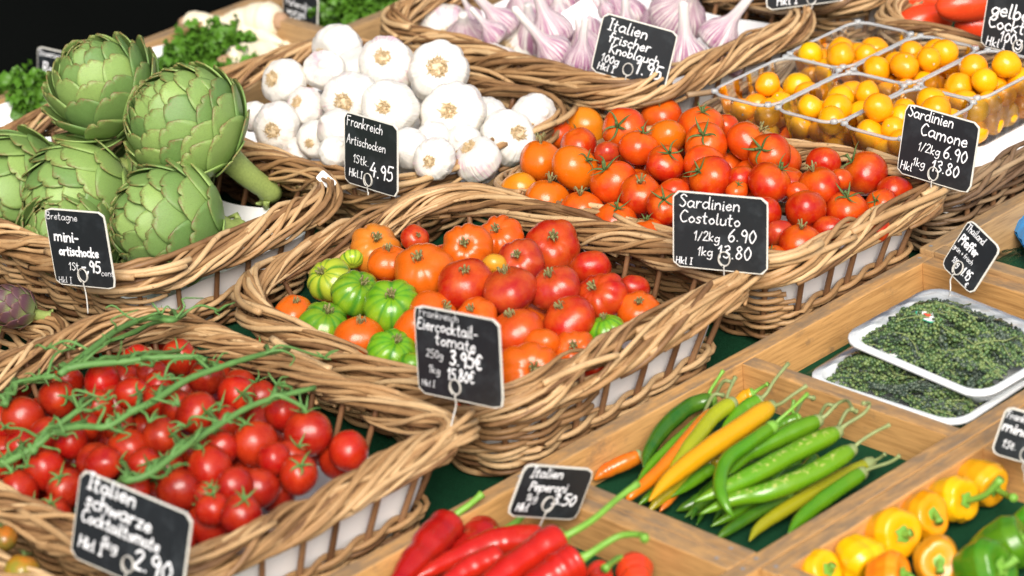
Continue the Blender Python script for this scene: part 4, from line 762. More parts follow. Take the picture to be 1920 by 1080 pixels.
CH = [  # pixel path in the enlarged crop, heights, half width, colour, stalk, label
    ([(1000, 830), (800, 910), (620, 1020), (530, 1085)], [.018, .012], 34, G2, [(1060, 790)], 'dark green chilli low down, under the olive coloured one'),
    ([(900, 600), (700, 740), (480, 850), (340, 950)], [.022, .012], 36, G2, None, 'dark green chilli buried in the middle with its tip on the felt'),
    ([(980, 700), (820, 820), (640, 930), (500, 1005)], [.02, .01], 34, G1, None, 'green chilli buried under the two yellow scarred ones'),
    ([(640, 560), (560, 700), (430, 860), (380, 960)], [.02, .012], 30, G2, None, 'thin dark green chilli deep in the middle of the pile'),
    ([(520, 640), (400, 720), (255, 825)], [.028, .02], 34, G1, None, 'short green chilli tip under the yellow-orange chilli'),
    ([(460, 560), (330, 720), (200, 830), (115, 915)], [.03, .014], 38, (.42, .32, .01), None, 'olive-yellow chilli with its tip at the crate divider'),
    ([(330, 740), (250, 840), (185, 915)], [.02, .012], 22, (.72, .12, .01), None, 'small orange-red chilli tip on the felt beside the divider'),
    ([(300, 640), (160, 780), (50, 880)], [.026, .014], 26, G3, None, 'thin light green chilli between the orange and olive-yellow ones'),
    ([(70, 570), (-60, 625), (-150, 670), (-215, 720)], [.022, .012], 44, (.66, .10, .008), [(110, 540)], 'orange-red chilli lying alone by the Peperoni sign'),
    ([(520, 225), (370, 270), (215, 400), (120, 540), (85, 640)], [.034, .028], 46, G2, [(490, 190), (530, 120), (575, 50)], 'dark green glossy chilli at the crate wall'),
    ([(470, 320), (280, 490), (140, 620), (45, 735)], [.034, .024], 30, G3, None, 'slim light green curving chilli beside the orange one'),
    ([(510, 290), (330, 500), (170, 680), (30, 800), (-25, 855)], [.042, .026], 38, ORR, None, 'slender orange chilli reaching over the crate divider'),
    ([(760, 190), (700, 215), (620, 290)], [.04, .034], 36, YO, [(800, 160), (850, 130)], 'yellow-orange chilli end at the back under a hooked stalk'),
    ([(800, 230), (690, 300), (560, 420)], [.042, .035], 42, G3, [(840, 190), (890, 110), (975, 5)], 'green chilli with a long bright straight stalk at the back'),
    ([(640, 240), (520, 330), (400, 480), (300, 610), (240, 680)], [.046, .034], 44, (.34, .36, .01), [(600, 210), (650, 90)], 'yellow-green chilli fading to orange beside the slender orange one'),
    ([(1040, 340), (920, 390), (800, 470)], [.036, .03], 36, G1, [(1000, 290), (1010, 230)], 'green chilli stub behind the curved green one'),
    ([(1490, 610), (1230, 740), (960, 900), (800, 1010), (735, 1095)], [.022, .016], 40, (.30, .27, .01), [(1530, 590), (1571, 560)], 'olive green chilli between the darker green ones'),
    ([(1440, 670), (1220, 820), (1060, 950), (975, 1050)], [.03, .022], 44, G1, [(1480, 650), (1600, 610), (1660, 570)], 'shiny green chilli nearest the crate with small yellow peppers'),
    ([(560, 600), (480, 620), (420, 690)], [.03, .024], 30, (.36, .24, .01), None, 'stubby olive brown chilli tip in the middle of the pile'),
    ([(880, 260), (650, 420), (430, 570), (240, 720), (120, 850)], [.056, .036], 56, YO, [(930, 250), (1000, 200), (1090, 140)], 'big yellow-orange chilli across the top of the pile'),
    ([(1170, 350), (930, 460), (730, 560), (610, 690)], [.048, .036], 50, G1, [(1210, 320), (1280, 250), (1340, 235), (1370, 290)], 'green chilli with a hooked stalk behind its two scarred neighbours'),
    ([(890, 385), (740, 490), (600, 600), (555, 750), (590, 870), (640, 950)], [.056, .05, .03], 40, G1, [(920, 350), (1000, 280), (1095, 190)], 'strongly curved green chilli with its tip pointing down'),
    ([(1290, 420), (1020, 550), (780, 680), (570, 780), (395, 855)], [.05, .036], 54, G3, [(1330, 380), (1440, 310), (1475, 250), (1435, 250)], 'long green chilli scarred with painted yellow, above its twin'),
    ([(1375, 530), (1120, 680), (860, 790), (640, 840), (430, 930)], [.044, .03], 52, G3, [(1410, 490), (1500, 430), (1600, 380)], 'long green chilli with a painted row of yellow scars, below its twin')]
for n, (pl, zs, w, c, st, lab) in enumerate(CH):
    st3 = None
    if st: st3 = [(q[0], q[1], zs[0] + .004 + .006 * j) for j, q in enumerate(c8(st))]
    sweep('chilli', 'chilli', c8(pl), zs, w / 3.273 * 1.2, CP, c, lab, 'chilli', 'green and orange chillies in the crate', st3, 5.2, 'pstem_o' if n % 3 else 'pstem', k=36, painted_glint=('scarred with' in lab or 'yellow scars' in lab))  # two of the chillies carry the painted yellow reflection
for n in range(34):                                                     # chillies buried at the bottom of the pile
    a, b = 620 + random.uniform(-260, 520), 740 + random.uniform(-120, 130); L, q = random.uniform(260, 420), math.radians(random.uniform(128, 152)); dx, dy = math.cos(q) * L / 2, math.sin(q) * L / 2; cv = random.uniform(-40, 40)
    sweep('chilli', 'chilli', c8([(a - dx, b - dy), (a + cv * .6, b + cv), (a + dx, min(b + dy, 1000))]), [random.uniform(.010, .02), .012, .008], random.uniform(32, 46) / 3.273, CP, random.choice((G1, G2, G2, G3)), 'green chilli at the bottom of the pile, mostly buried under the others', 'chilli', 'buried green chillies', None)
for n, (a, b, z) in enumerate(((1368, 715, .05), (1350, 740, .046), (1520, 745, .05), (1560, 760, .048), (1600, 770, .04))):   # stalks poking out of the pile
    p = at(a, b, z); q = at(a - 30, b + 34, .03); mb = MB(); tube(mb, cr([q - p, (q - p) * .4 + np.array([0, 0, .006]), (0, 0, 0), (.003, 0, -.002)], 12), [.0016] * 10 + [.002, .0026], 8, random.random())
    o = mb.build('chilli_stalk', M['pstem_o']); o.location = p; tag(o, 'thin dry chilli stalk poking out at the back of the chilli pile', 'stalk', 'loose chilli stalks')
def k4(l): return [(640 + x / 3, 720 + y / 3) for x, y in l]
RPf = ([0, .03, .1, .3, .6, .85, .96, 1], [.5, .9, 1.02, 1, .8, .5, .25, .05]); RC, RC2 = (.44, .008, .004), (.32, .005, .005)
RP = [([(800, 800), (760, 900), (640, 1000), (480, 1100)], [.022, .016], 100, RC2, [(890, 830), (980, 780), (1060, 690), (1085, 610), (1040, 600)], 'red pepper with a curled green stalk behind the two largest'),
      ([(620, 770), (500, 900), (380, 1040), (260, 1180)], [.036, .026], 100, RC2, [(650, 730), (720, 680), (790, 620)], 'dark red pepper with a short bright green stalk, farthest to one side'),
      ([(1140, 880), (900, 890), (650, 980), (420, 1090)], [.034, .03], 84, RC, None, 'long bright red pepper lying across the others'),
      ([(1330, 970), (1130, 1090), (900, 1220)], [.05, .04], 62, RC2, None, 'red pepper wedged under the two with long stalks'),
      ([(1240, 860), (1080, 960), (880, 1090), (700, 1230)], [.056, .045], 96, RC, [(1290, 840), (1420, 760), (1560, 640), (1670, 560)], 'red pepper with a long straight stalk over the divider'),
      ([(1330, 990), (1180, 1080), (960, 1200)], [.056, .048], 110, RC, [(1390, 960), (1480, 900), (1580, 850), (1700, 850), (1705, 870)], 'glossy red pepper with a stalk bent over at its end'),
      ([(900, 960), (700, 1050), (500, 1180)], [.046, .04], 70, RC, None, 'red pepper between the long bright one and the stalked ones'),
      ([(560, 1000), (400, 1050), (160, 1130)], [.02, .018], 62, RC, None, 'red pepper low against the crate wall'),
      ([(1640, 1010), (1660, 1090), (1670, 1180)], [.024, .02], 96, (.66, .05, .012), [(1600, 1000), (1560, 980), (1480, 1040)], 'round topped red pepper near the divider, cut by the photo edge'),
      ([(1440, 1040), (1470, 1110), (1480, 1180)], [.018, .016], 70, (.62, .03, .012), None, 'small red pepper beside the round topped one')]
for pl, zs, w, c, st, lab in RP:
    st3 = [(q[0], q[1], zs[0] + .006 + .004 * j) for j, q in enumerate(k4(st))] if st else None
    sweep('red_pepper', 'redp', k4(pl), zs, w / 3 * 1.08, RPf, c, lab, 'pepper', 'red pointed peppers in the crate', st3, 10, 'pstem', .04, k=28)
def pepper_mesh(seed, lobes=3, L=1.15, wd=1.0):
    rg = np.random.default_rng(seed); ph = rg.uniform(0, 6, 3)
    def fn(th, v):                                                     # v=1 stalk end
        th = np.asarray(th, float); prof = np.interp(v, [0, .06, .2, .45, .7, .88, .95, 1], [0, .34, .66, .88, 1.0, .82, .52, 0]); z = np.interp(v, [0, .06, .2, .45, .7, .88, .95, 1], [-1, -.97, -.72, -.2, .35, .72, .72, .58]) * L
        lob = np.abs(np.cos(lobes * th / 2 + ph[0])) ** .6; w = np.interp(v, [0, .3, .7, .95, 1], [.8, .6, .8, 1, .3])
        r = prof * wd * (1 - .17 * (1 - lob) * w) * (1 + .05 * np.sin(2 * th + ph[1])); return r * np.cos(th), r * np.sin(th), z + .06 * np.sin(th + ph[2]) * prof
    V, f, th, v = lathe_grid(fn, 48, 30); mb = MB(); mb.add(V, f); return mb.mesh('pepper', M['pepper'])
def pstalk(seed, L=1.0, bend=.6):
    rg = np.random.default_rng(seed); mb = MB(); b = rg.uniform(0, 6); n = 12; a = np.arange(n) * 2 * PI / n
    tube(mb, cr([(0, 0, .66), (0, 0, .84), (bend * .3 * math.cos(b), bend * .3 * math.sin(b), .8 + L * .55), (bend * math.cos(b), bend * math.sin(b), .8 + L)], 14), np.array([.2, .17, .14, .12, .12, .12, .12, .12, .12, .12, .13, .14, .16, .17]), 10, rg.random())
    V = [(0, 0, .80)] + [(.30 * (1 + .25 * math.cos(5 * q)) * math.cos(q), .30 * (1 + .25 * math.cos(5 * q)) * math.sin(q), .74) for q in a]; mb.add(V, [(0, 1 + i, 1 + (i + 1) % n) for i in range(n)], .5)
    return mb.mesh('stalk', M['pstem'])
pmesh = [pepper_mesh(s, l, L, w) for s, l, L, w in ((1, 3, 1.05, .95), (2, 4, 1.0, 1.0), (3, 3, 1.15, .9))]
ps = [pstalk(1, .35, .3), pstalk(2, 1.5, .9), pstalk(3, .25, .1)]
YP, OP, GP = (.82, .42, .003), (.80, .28, .003), (.05, .20, .007)
for n, (a, b, r, z, col, cal, st, lab) in enumerate(((1840, 902, 43, .024, (.80, .34, .008), (1868, 918), 1, 'orange-yellow mini pepper topmost in the row, touching the green stalk'), (1785, 935, 46, .026, YP, (1816, 938), 1, 'yellow mini pepper with a long curved green stalk'), (1725, 968, 46, .024, OP, (1752, 965), 0, 'orange mini pepper with a short cut stalk between two yellow ones'), (1667, 1002, 50, .026, YP, (1696, 1002), 2, 'large yellow mini pepper in the middle of the row'),
        (1612, 1048, 46, .026, YP, (1640, 1075), 2, 'yellow mini pepper whose stalk is hidden, beside the orange one'), (1752, 1050, 48, .026, (.72, .22, .008), (1762, 1055), 0, 'orange mini pepper flushed green with a pale dry stalk'), (1530, 1078, 42, .022, YP, None, 2, 'yellow mini pepper nearest the front wall of the crate'), (1665, 1080, 42, .03, (.78, .2, .008), (1700, 1075), 0, 'deep orange mini pepper at the bottom edge of the photo'),
        (1880, 1025, 52, .024, GP, (1940, 1000), 2, 'green mini pepper lying behind its darker neighbour on the felt'), (1845, 1068, 54, .03, (.04, .17, .006), (1885, 1062), 0, 'dark green mini pepper at the bottom edge of the photo'), (1925, 985, 30, .02, GP, None, 2, 'green mini pepper tip at the side edge of the photo'))):
    c = at(a, b, z); d = ray(a, b) / F; i = dict(p=(a, b), r=r, cal=cal, d=d, c=c, R=r * depth_of(c) / F * 1.12, col=col)
    o = place(i, 'mini_pepper', pmesh[n % 3], None, lab, 'pepper', 'mini peppers in the crate', default=(.5, -.6, .4)); link(bpy.data.objects.new('stalk', ps[st]), o)
    if 'green mini' in lab: o.material_slots[0].link = 'OBJECT'; o.material_slots[0].material = M['gpep']
    if n == 5: o.color = (.62, .24, .012, 1)
# ------------------------------------------------------------------ trays of green peppercorns
def tray_mesh(hx, hy, hz):
    mb = MB(); n = 72; s = np.linspace(0, 1, n, endpoint=False); V = []
    for ins, z in ((.016, .0), (.004, hz * .9), (.0, hz), (.0, hz + .0022), (.0008, hz + .003), (.0065, hz + .003), (.0075, hz + .002), (.018, .004)):
        q = rrect(-hx + ins, hx - ins, -hy + ins, hy - ins, max(.008, .022 - ins * .5))[0](s); V.append(np.stack([q[0], q[1], np.full(n, z)], 1))
    V = np.concatenate(V); m = 8; f = [(j * n + i, j * n + (i + 1) % n, (j + 1) * n + (i + 1) % n, (j + 1) * n + i) for j in range(m - 1) for i in range(n)]; f.append(tuple(range(n))[::-1]); f.append(tuple((m - 1) * n + i for i in range(n))); mb.add(V, f); return mb.mesh('tray', M['foam'])
tm_ = tray_mesh(.060, .080, .017); bmi = bmesh.new(); bmesh.ops.create_icosphere(bmi, subdivisions=2, radius=1); ico_v = np.array([v.co[:] for v in bmi.verts]); ico_f = [tuple(v.index for v in f.verts) for f in bmi.faces]; bmi.free()
def pepper_tray(loc, rot, lab, seed):
    rg = np.random.default_rng(seed); root = tag(empty('peppercorn_tray', loc), lab, 'tray', 'trays of green peppercorns'); root.rotation_euler = rot
    link(bpy.data.objects.new('tray', tm_), root); b1, b2, b3 = MB(), MB(), MB()
    hgt = lambda x, y: .008 + .023 * max(0, 1 - (x / .055) ** 2) * max(0, 1 - (y / .075) ** 4)
    for k in range(115):
        a = rg.normal(PI / 2 + .25, .45); x, y = rg.uniform(-.046, .046), rg.uniform(-.07, .068); lay = rg.uniform(.55, 1.05); L = rg.uniform(.04, .075); cv = rg.uniform(-16, 16); dark = rg.random() < .2; P = []
        for j in range(int(L / .0020)):
            t = j * .0020; aa = a + cv * t; px_, py_ = x + math.cos(aa) * (t - L / 2), y + math.sin(aa) * (t - L / 2)
            if abs(px_) > .047 or abs(py_) > .066: continue
            zc = hgt(px_, py_) * lay + .004; P.append((px_, py_, zc))
            q = rg.uniform(0, 2 * PI); r = rg.uniform(.0010, .0019); q2 = q + PI * rg.uniform(.7, 1.3); o2 = np.array([px_ + math.cos(q2) * .0026 * -math.sin(aa), py_ + math.cos(q2) * .0026 * math.cos(aa), zc + math.sin(q2) * .0022]); (b2 if dark else b1).add(ico_v * rg.uniform(.0010, .0019) + o2, ico_f, rg.uniform(0, 1)); o = np.array([px_ + math.cos(q) * .0026 * -math.sin(aa), py_ + math.cos(q) * .0026 * math.cos(aa), zc + math.sin(q) * .0022])
            (b2 if dark else b1).add(ico_v * r + o, ico_f, rg.uniform(0, 1))
        if len(P) > 4:
            tube(b2, cr(P, 14), .0008, 5, .3)
            if rg.random() < .35: q_ = cr(P[:max(4, len(P) // 2)], 10); q_[:, 2] += .0030; q_[0] += (rg.normal(0, .006), rg.normal(0, .006), 0); tube(b3, q_, .0006, 5, rg.random())
    b1.build('pepper_spikes', M['berry'], root)['kind'] = 'stuff'; b3.build('spike_stalks', M['strand'], root)['kind'] = 'stuff'; b2.build('dark_pepper_spikes', M['berry_dark'], root)['kind'] = 'stuff'
    mb = MB(); nx, ny = 34, 44; xs, ys = np.linspace(-.0595, .0595, nx), np.linspace(-.0795, .0795, ny); V = []
    for y in ys:
        for x in xs:
            e = max(0, 1 - (x / .0595) ** 2) * max(0, 1 - (y / .0795) ** 4); V.append((x, y, .0205 + .0125 * e ** .8 + .0015 * math.sin(x * 230 + y * 150 + math.sin(y * 90) * 2) * e + .0011 * math.sin(y * 330 - x * 120 + math.sin(x * 150)) * e + .0016 * max(0, math.sin((x - y * .6) * 420)) ** 4 * max(0, y * 14) * e))
    mb.add(V, [(j * nx + i, j * nx + i + 1, (j + 1) * nx + i + 1, (j + 1) * nx + i) for j in range(ny - 1) for i in range(nx - 1)]); mb.build('film', M['film'], root)
    def drop(sc, dz, mat, nm, cx=-.004, cy=.028, par=root):
        n = 28; V = []
        for i in range(n):
            t = i / n * 2 * PI; V.append((cx + sc * .0075 * math.sin(t) * (1 + .35 * math.cos(t)) * .8, cy + sc * .0115 * -math.cos(t), .0340 + dz))
        V += [(x, y, z - .0004) for x, y, z in V]; m_ = MB(); m_.add(V, [tuple(range(n)), tuple(range(2 * n - 1, n - 1, -1))] + [(i, n + i, n + (i + 1) % n, (i + 1) % n) for i in range(n)]); return m_.build(nm, M[mat], par, smooth=False)
    st_ = drop(1.15, .0, 'sticker_g', 'sticker'); drop(1.0, .0006, 'sticker', 'sticker_face', par=st_); drop(.33, .0012, 'sticker_r', 'sticker_mark', -.004, .029, st_)
    return root
pepper_tray((.046, -.444, .004), (math.radians(0), math.radians(0), math.radians(2)), 'lower film wrapped white tray of green peppercorn spikes, partly under the other tray', 5)
pepper_tray((.080, -.455, .026), (math.radians(2), math.radians(-3), math.radians(-4)), 'upper film wrapped white tray of green peppercorn spikes, resting on the other tray', 6)
# blue pack
mb = MB(); nx, ny = 20, 16; V = []
for j in range(ny):
    for i in range(nx): x, y = (i / (nx - 1) - .5), (j / (ny - 1) - .5); V.append((x * .10, y * .07, .016 * max(0, (1 - (2 * x) ** 2)) ** .5 * max(0, (1 - (2 * y) ** 2)) ** .5 + .0015 * math.sin(x * 40 + y * 17) + .003))
n_ = len(V); mb.add(V + [(x, y, 0) for x, y, z in V], [(j * nx + i, j * nx + i + 1, (j + 1) * nx + i + 1, (j + 1) * nx + i) for j in range(ny - 1) for i in range(nx - 1)] + [(n_ + j * nx + i, n_ + (j + 1) * nx + i, n_ + (j + 1) * nx + i + 1, n_ + j * nx + i + 1) for j in range(ny - 1) for i in range(nx - 1)])
o = mb.build('foil_pack', M['blue']); o.location = tuple(at(1985, 446, .02)); o.rotation_euler = (0, 0, .9); tag(o, 'shiny blue plastic pack lying on the green felt beside the Pfeffer sign', 'package')
wr = MB(); wr.add([(x * .5, y * .5, z * .5 + .003) for x, y, z in V], [(j * nx + i, j * nx + i + 1, (j + 1) * nx + i + 1, (j + 1) * nx + i) for j in range(ny - 1) for i in range(nx - 1)])
w_ = wr.build('clear_wrapper', M['film']); w_.location = Vector(at(1912, 500, .004)); w_.rotation_euler = (0, 0, .9); tag(w_, 'crumpled clear wrapper on the green felt below the blue pack', 'wrapper')
# ------------------------------------------------------------------ parsley and roots
def parsley(loc, rx, ry, rz, n, lab, seed):
    rg = np.random.default_rng(seed); mb = MB(); nu = 5
    lv = [rg.normal(0, 1, 3) for _ in range(16)]; lv = [np.array([v[0], v[1], abs(v[2])]) / np.linalg.norm(v) for v in lv]
    for k in range(n):
        b = lv[rg.integers(16)] * np.array([rx, ry, rz]) * rg.uniform(.25, .8); c = b + rg.normal(0, 1, 3) * np.array([rx, ry, rz]) * .28; c[2] = max(c[2], .004)
        s = rg.uniform(.004, .0085); q = Quaternion(Vector(rg.normal(0, 1, 3)).normalized(), rg.uniform(0, 6.28)); V = []; f0 = rg.uniform(0, 6)
        for j in range(nu):
            for i in range(nu):
                u, w = i / (nu - 1) * 2 - 1, j / (nu - 1) * 2 - 1; r = Vector((u * s * (1 - .3 * abs(w)), w * s, s * .5 * math.sin(u * 4 + f0) * abs(w) + s * .45 * math.sin(w * 5 + f0 * 2) * abs(u)))
                V.append(np.array(q @ r) + c)
        mb.add(V, [(j * nu + i, j * nu + i + 1, (j + 1) * nu + i + 1, (j + 1) * nu + i) for j in range(nu - 1) for i in range(nu - 1)], rg.random())
    o = mb.build('parsley_bunch', M['parsley']); o.location = loc; return tag(o, lab, 'parsley', 'curly parsley bunches')
for (a, b, z, r3, n, lab, sd_) in ((392, 128, .012, (.056, .048, .039), 1800, 'dark curly parsley bunch between the artichokes and the garlic basket', 1), (685, 50, .012, (.058, .05, .05), 1700, 'curly parsley bunch behind the tallest garlic bulb', 2), (66, 226, .012, (.036, .038, .052), 1000, 'small curly parsley bunch behind the loose leaved artichoke', 3)):
    parsley(Vector(at(a, b, z)), *r3, n, lab, sd_)
def rootveg(pts, z, w, lab, seed):
    W_ = np.array([at(a, b, q) for (a, b), q in zip(pts, z)]); P = cr(W_, 36); org = P.mean(0); t = np.linspace(0, 1, 36); rg = np.random.default_rng(seed); sc = depth_of(org) / F
    mb = MB(); R = w * sc * np.interp(t, [0, .04, .12, .35, .7, .93, 1], [.5, .88, 1, .92, .68, .4, .12]) * (1 + .03 * np.sin(t * 31) + .03 * rg.standard_normal(36)); tube(mb, P - org, R, 22, .5)
    o = mb.build('parsley_root', M['rootveg']); o.location = org; tag(o, lab, 'root', 'pale parsley roots in the back crate'); T0 = nrm(P[0] - P[2]); m2 = MB(); tube(m2, np.array([P[0] - T0 * .004, P[0] + T0 * .006, P[0] + T0 * .011]) - org, [R[0] * 1.0, R[0] * .95, R[0] * .6], 14, .5); m2.build('crown', M['cut'], o)
rootveg([(352, 44), (390, 50), (450, 58), (530, 80)], (.04, .04, .035, .03), 26, 'parsley root with a brown rounded crown, lying in front of the largest', 1)
rootveg([(522, 40), (470, 42), (400, 66), (345, 90)], (.045, .04, .03, .02), 36, 'largest pale parsley root in the back crate', 2)
rootveg([(425, 112), (470, 100), (520, 90), (560, 88)], (.03, .025, .02, .02), 22, 'small pale parsley root touching the rim of the garlic basket', 3)
rootveg([(520, 66), (450, 84), (400, 100), (360, 110)], (.02, .02, .02, .02), 20, 'thin pale parsley root under the largest one', 4)
rootveg([(610, 8), (580, 20), (545, 30)], (.03, .03, .03), 20, 'parsley root behind the dark price sign at the top', 5)
# ------------------------------------------------------------------ handwritten price signs
GL = {}
for ln in """a .56;.45,.45 .22,.55 .02,.28 .18,.02 .42,.2 .46,.5;.46,.5 .46,.1 .56,.02
b .5;.05,1 .05,0;.05,.35 .28,.55 .46,.3 .28,.02 .05,.12
c .45;.42,.45 .22,.55 .03,.28 .2,.02 .42,.1
d .55;.45,.45 .22,.55 .02,.28 .2,.02 .44,.2;.47,1 .47,.1 .55,.02
e .5;.05,.28 .42,.32 .28,.55 .04,.3 .2,.02 .45,.12
f .4;.4,.9 .25,1 .16,.8 .16,0;.02,.52 .36,.54
g .5;.44,.45 .22,.55 .03,.3 .2,.05 .42,.25;.45,.55 .44,-.15 .25,-.35 .05,-.25
h .5;.05,1 .05,0;.05,.3 .25,.55 .42,.4 .43,0
i .22;.1,.55 .1,.05 .18,.02;.1,.76 .11,.8
k .5;.05,1 .05,0;.4,.55 .07,.25;.07,.25 .42,0
l .25;.08,1 .08,.1 .2,.02
m .8;.05,.55 .05,0;.05,.35 .22,.55 .36,.4 .37,0;.37,.35 .54,.55 .7,.4 .72,0
n .5;.05,.55 .05,0;.05,.32 .25,.55 .42,.4 .44,0
o .5;.25,.55 .04,.3 .22,.02 .45,.26 .25,.55
p .5;.05,.55 .05,-.35;.05,.35 .28,.55 .46,.3 .28,.02 .05,.12
r .4;.05,.55 .06,0;.06,.3 .2,.52 .36,.5
s .42;.38,.48 .2,.55 .08,.42 .32,.2 .2,.02 .03,.08
t .4;.15,.9 .15,.1 .32,.02;.0,.58 .32,.6
u .52;.05,.55 .06,.12 .25,.02 .42,.2 .44,.55;.44,.3 .46,.05
v .5;.03,.55 .22,.02 .44,.56
ü .52;.05,.55 .06,.12 .25,.02 .42,.2 .44,.55;.44,.3 .46,.05;.15,.75 .16,.79;.36,.75 .37,.79
w .7;.03,.55 .18,.02;.18,.02 .34,.45;.34,.45 .5,.02;.5,.02 .66,.55
z .45;.05,.52 .4,.52;.4,.52 .05,.02;.05,.02 .42,.04
A .65;.02,0 .3,1;.3,1 .58,0;.12,.4 .5,.4
B .6;.08,1 .08,0;.08,1 .45,.9 .38,.58 .08,.52;.08,.52 .55,.4 .45,.05 .08,0
C .6;.55,.85 .3,1 .05,.5 .25,.02 .55,.12
E .55;.5,.95 .2,.98 .12,.6 .38,.55;.12,.58 .06,.15 .25,0 .52,.08
F .55;.1,1 .1,0;.02,.98 .52,1;.1,.55 .4,.56
G .65;.55,.85 .3,1 .05,.5 .25,.02 .55,.15 .55,.45;.55,.45 .32,.45
H .6;.08,1 .08,0;.5,1 .5,0;.08,.5 .5,.52
I .3;.15,1 .15,0;.02,1 .28,1;.02,0 .28,0
J .55;.1,.9 .5,1;.38,.98 .34,.3 .18,.0 .02,.15
K .6;.08,1 .08,0;.52,1 .1,.5;.1,.5 .55,0
P .55;.1,1 .1,0;.1,.98 .5,.9 .42,.52 .1,.48
R .6;.1,1 .1,0;.1,.98 .5,.9 .42,.55 .1,.5;.25,.5 .55,0
S .5;.46,.85 .25,1 .06,.78 .42,.35 .25,0 .03,.12
T .6;.02,.98 .6,1;.3,1 .3,0
0 .5;.25,1 .04,.5 .24,0 .46,.5 .25,1
1 .35;.03,.7 .22,1;.22,1 .2,0
2 .5;.05,.8 .25,1 .42,.75 .04,.02;.04,.02 .48,.04
3 .5;.05,.9 .3,1 .4,.75 .18,.55 .44,.3 .25,0 .03,.1
4 .55;.3,1 .04,.4;.04,.4 .5,.4;.4,.65 .38,-.02
5 .5;.45,1 .12,1;.12,1 .08,.58 .35,.6 .42,.2 .2,0 .03,.08
6 .5;.38,1 .08,.5 .1,.1 .3,.0 .44,.25 .28,.48 .07,.3
7 .5;.04,1 .46,1;.46,1 .2,0
8 .5;.4,.85 .22,1 .08,.78 .42,.3 .24,0 .06,.25 .4,.85
9 .5;.42,.75 .22,1 .05,.7 .25,.5 .42,.75;.42,.75 .38,0
. .22;.09,.03 .11,.05
, .2;.12,.08 .05,-.12
- .4;.04,.35 .34,.36
/ .4;.02,-.05 .36,1
+ .45;.22,.6 .22,.1;.02,.35 .42,.36
€ .55;.5,.85 .3,1 .08,.5 .28,.02 .5,.12;.0,.6 .36,.6;.0,.42 .34,.42
~ .5;.0,.2 .12,.55;.12,.55 .2,.05;.2,.05 .3,.5;.3,.5 .36,.1 .5,.3""".split('\n'):
    h_, b = ln.split(';', 1); ch, w = h_.rsplit(' ', 1); GL[ch] = (float(w), [[tuple(map(float, q.split(','))) for q in s.split()] for s in b.split(';')])
def write(mb, txt, x, y, H, rg, bold=1.0, slant=.12, sx=1.0, drop=0.0):
    """strokes of a chalk marker on the board's face, y = baseline, H = capital height"""
    r = H * .052 * bold
    for ch in txt:
        if ch == ' ': x += H * .32 * sx; continue
        w, st = GL[ch]; jy = rg.normal(0, .02) * H; js = rg.uniform(.95, 1.06)
        for s in st:
            P = np.array(s); P = cr(P, max(2, 5 * (len(P) - 1))) if len(P) > 2 else np.linspace(P[0], P[-1], 4)
            X = x + (P[:, 0] * js * sx + P[:, 1] * slant) * H; Y = y + P[:, 1] * H * js + jy
            P3 = np.stack([X, Y, np.full(len(X), .0011 + rg.uniform(0, .0002))], 1); d = np.linalg.norm(P3[-1] - P3[0])
            if d > 1e-6: e = nrm(P3[1] - P3[0]) * r * .6; e2 = nrm(P3[-1] - P3[-2]) * r * .6; P3 = np.vstack([P3[:1] - e, P3, P3[-1:] + e2])
            n = len(P3); rr = np.full(n, r) * (1 + .12 * rg.standard_normal(n)); rr[0] = rr[-1] = r * .75
            tube(mb, P3, rr, 6, rg.random(), flat=.12, ref=(0, 0, 1))
        x += (w * js + .06) * H * sx
    return x
def plate(w, h, r, z0, z1, inset=0):
    n = 40; q = rrect(-w / 2 + inset, w / 2 - inset, -h / 2 + inset, h / 2 - inset, r)[0](np.linspace(0, 1, n, endpoint=False)); V = [(a, b, z0) for a, b in zip(q[0], q[1])] + [(a, b, z1) for a, b in zip(q[0], q[1])]
    mb = MB(); mb.add(V, [tuple(range(n - 1, -1, -1)), tuple(range(n, 2 * n))] + [(i, (i + 1) % n, n + (i + 1) % n, n + i) for i in range(n)]); return mb
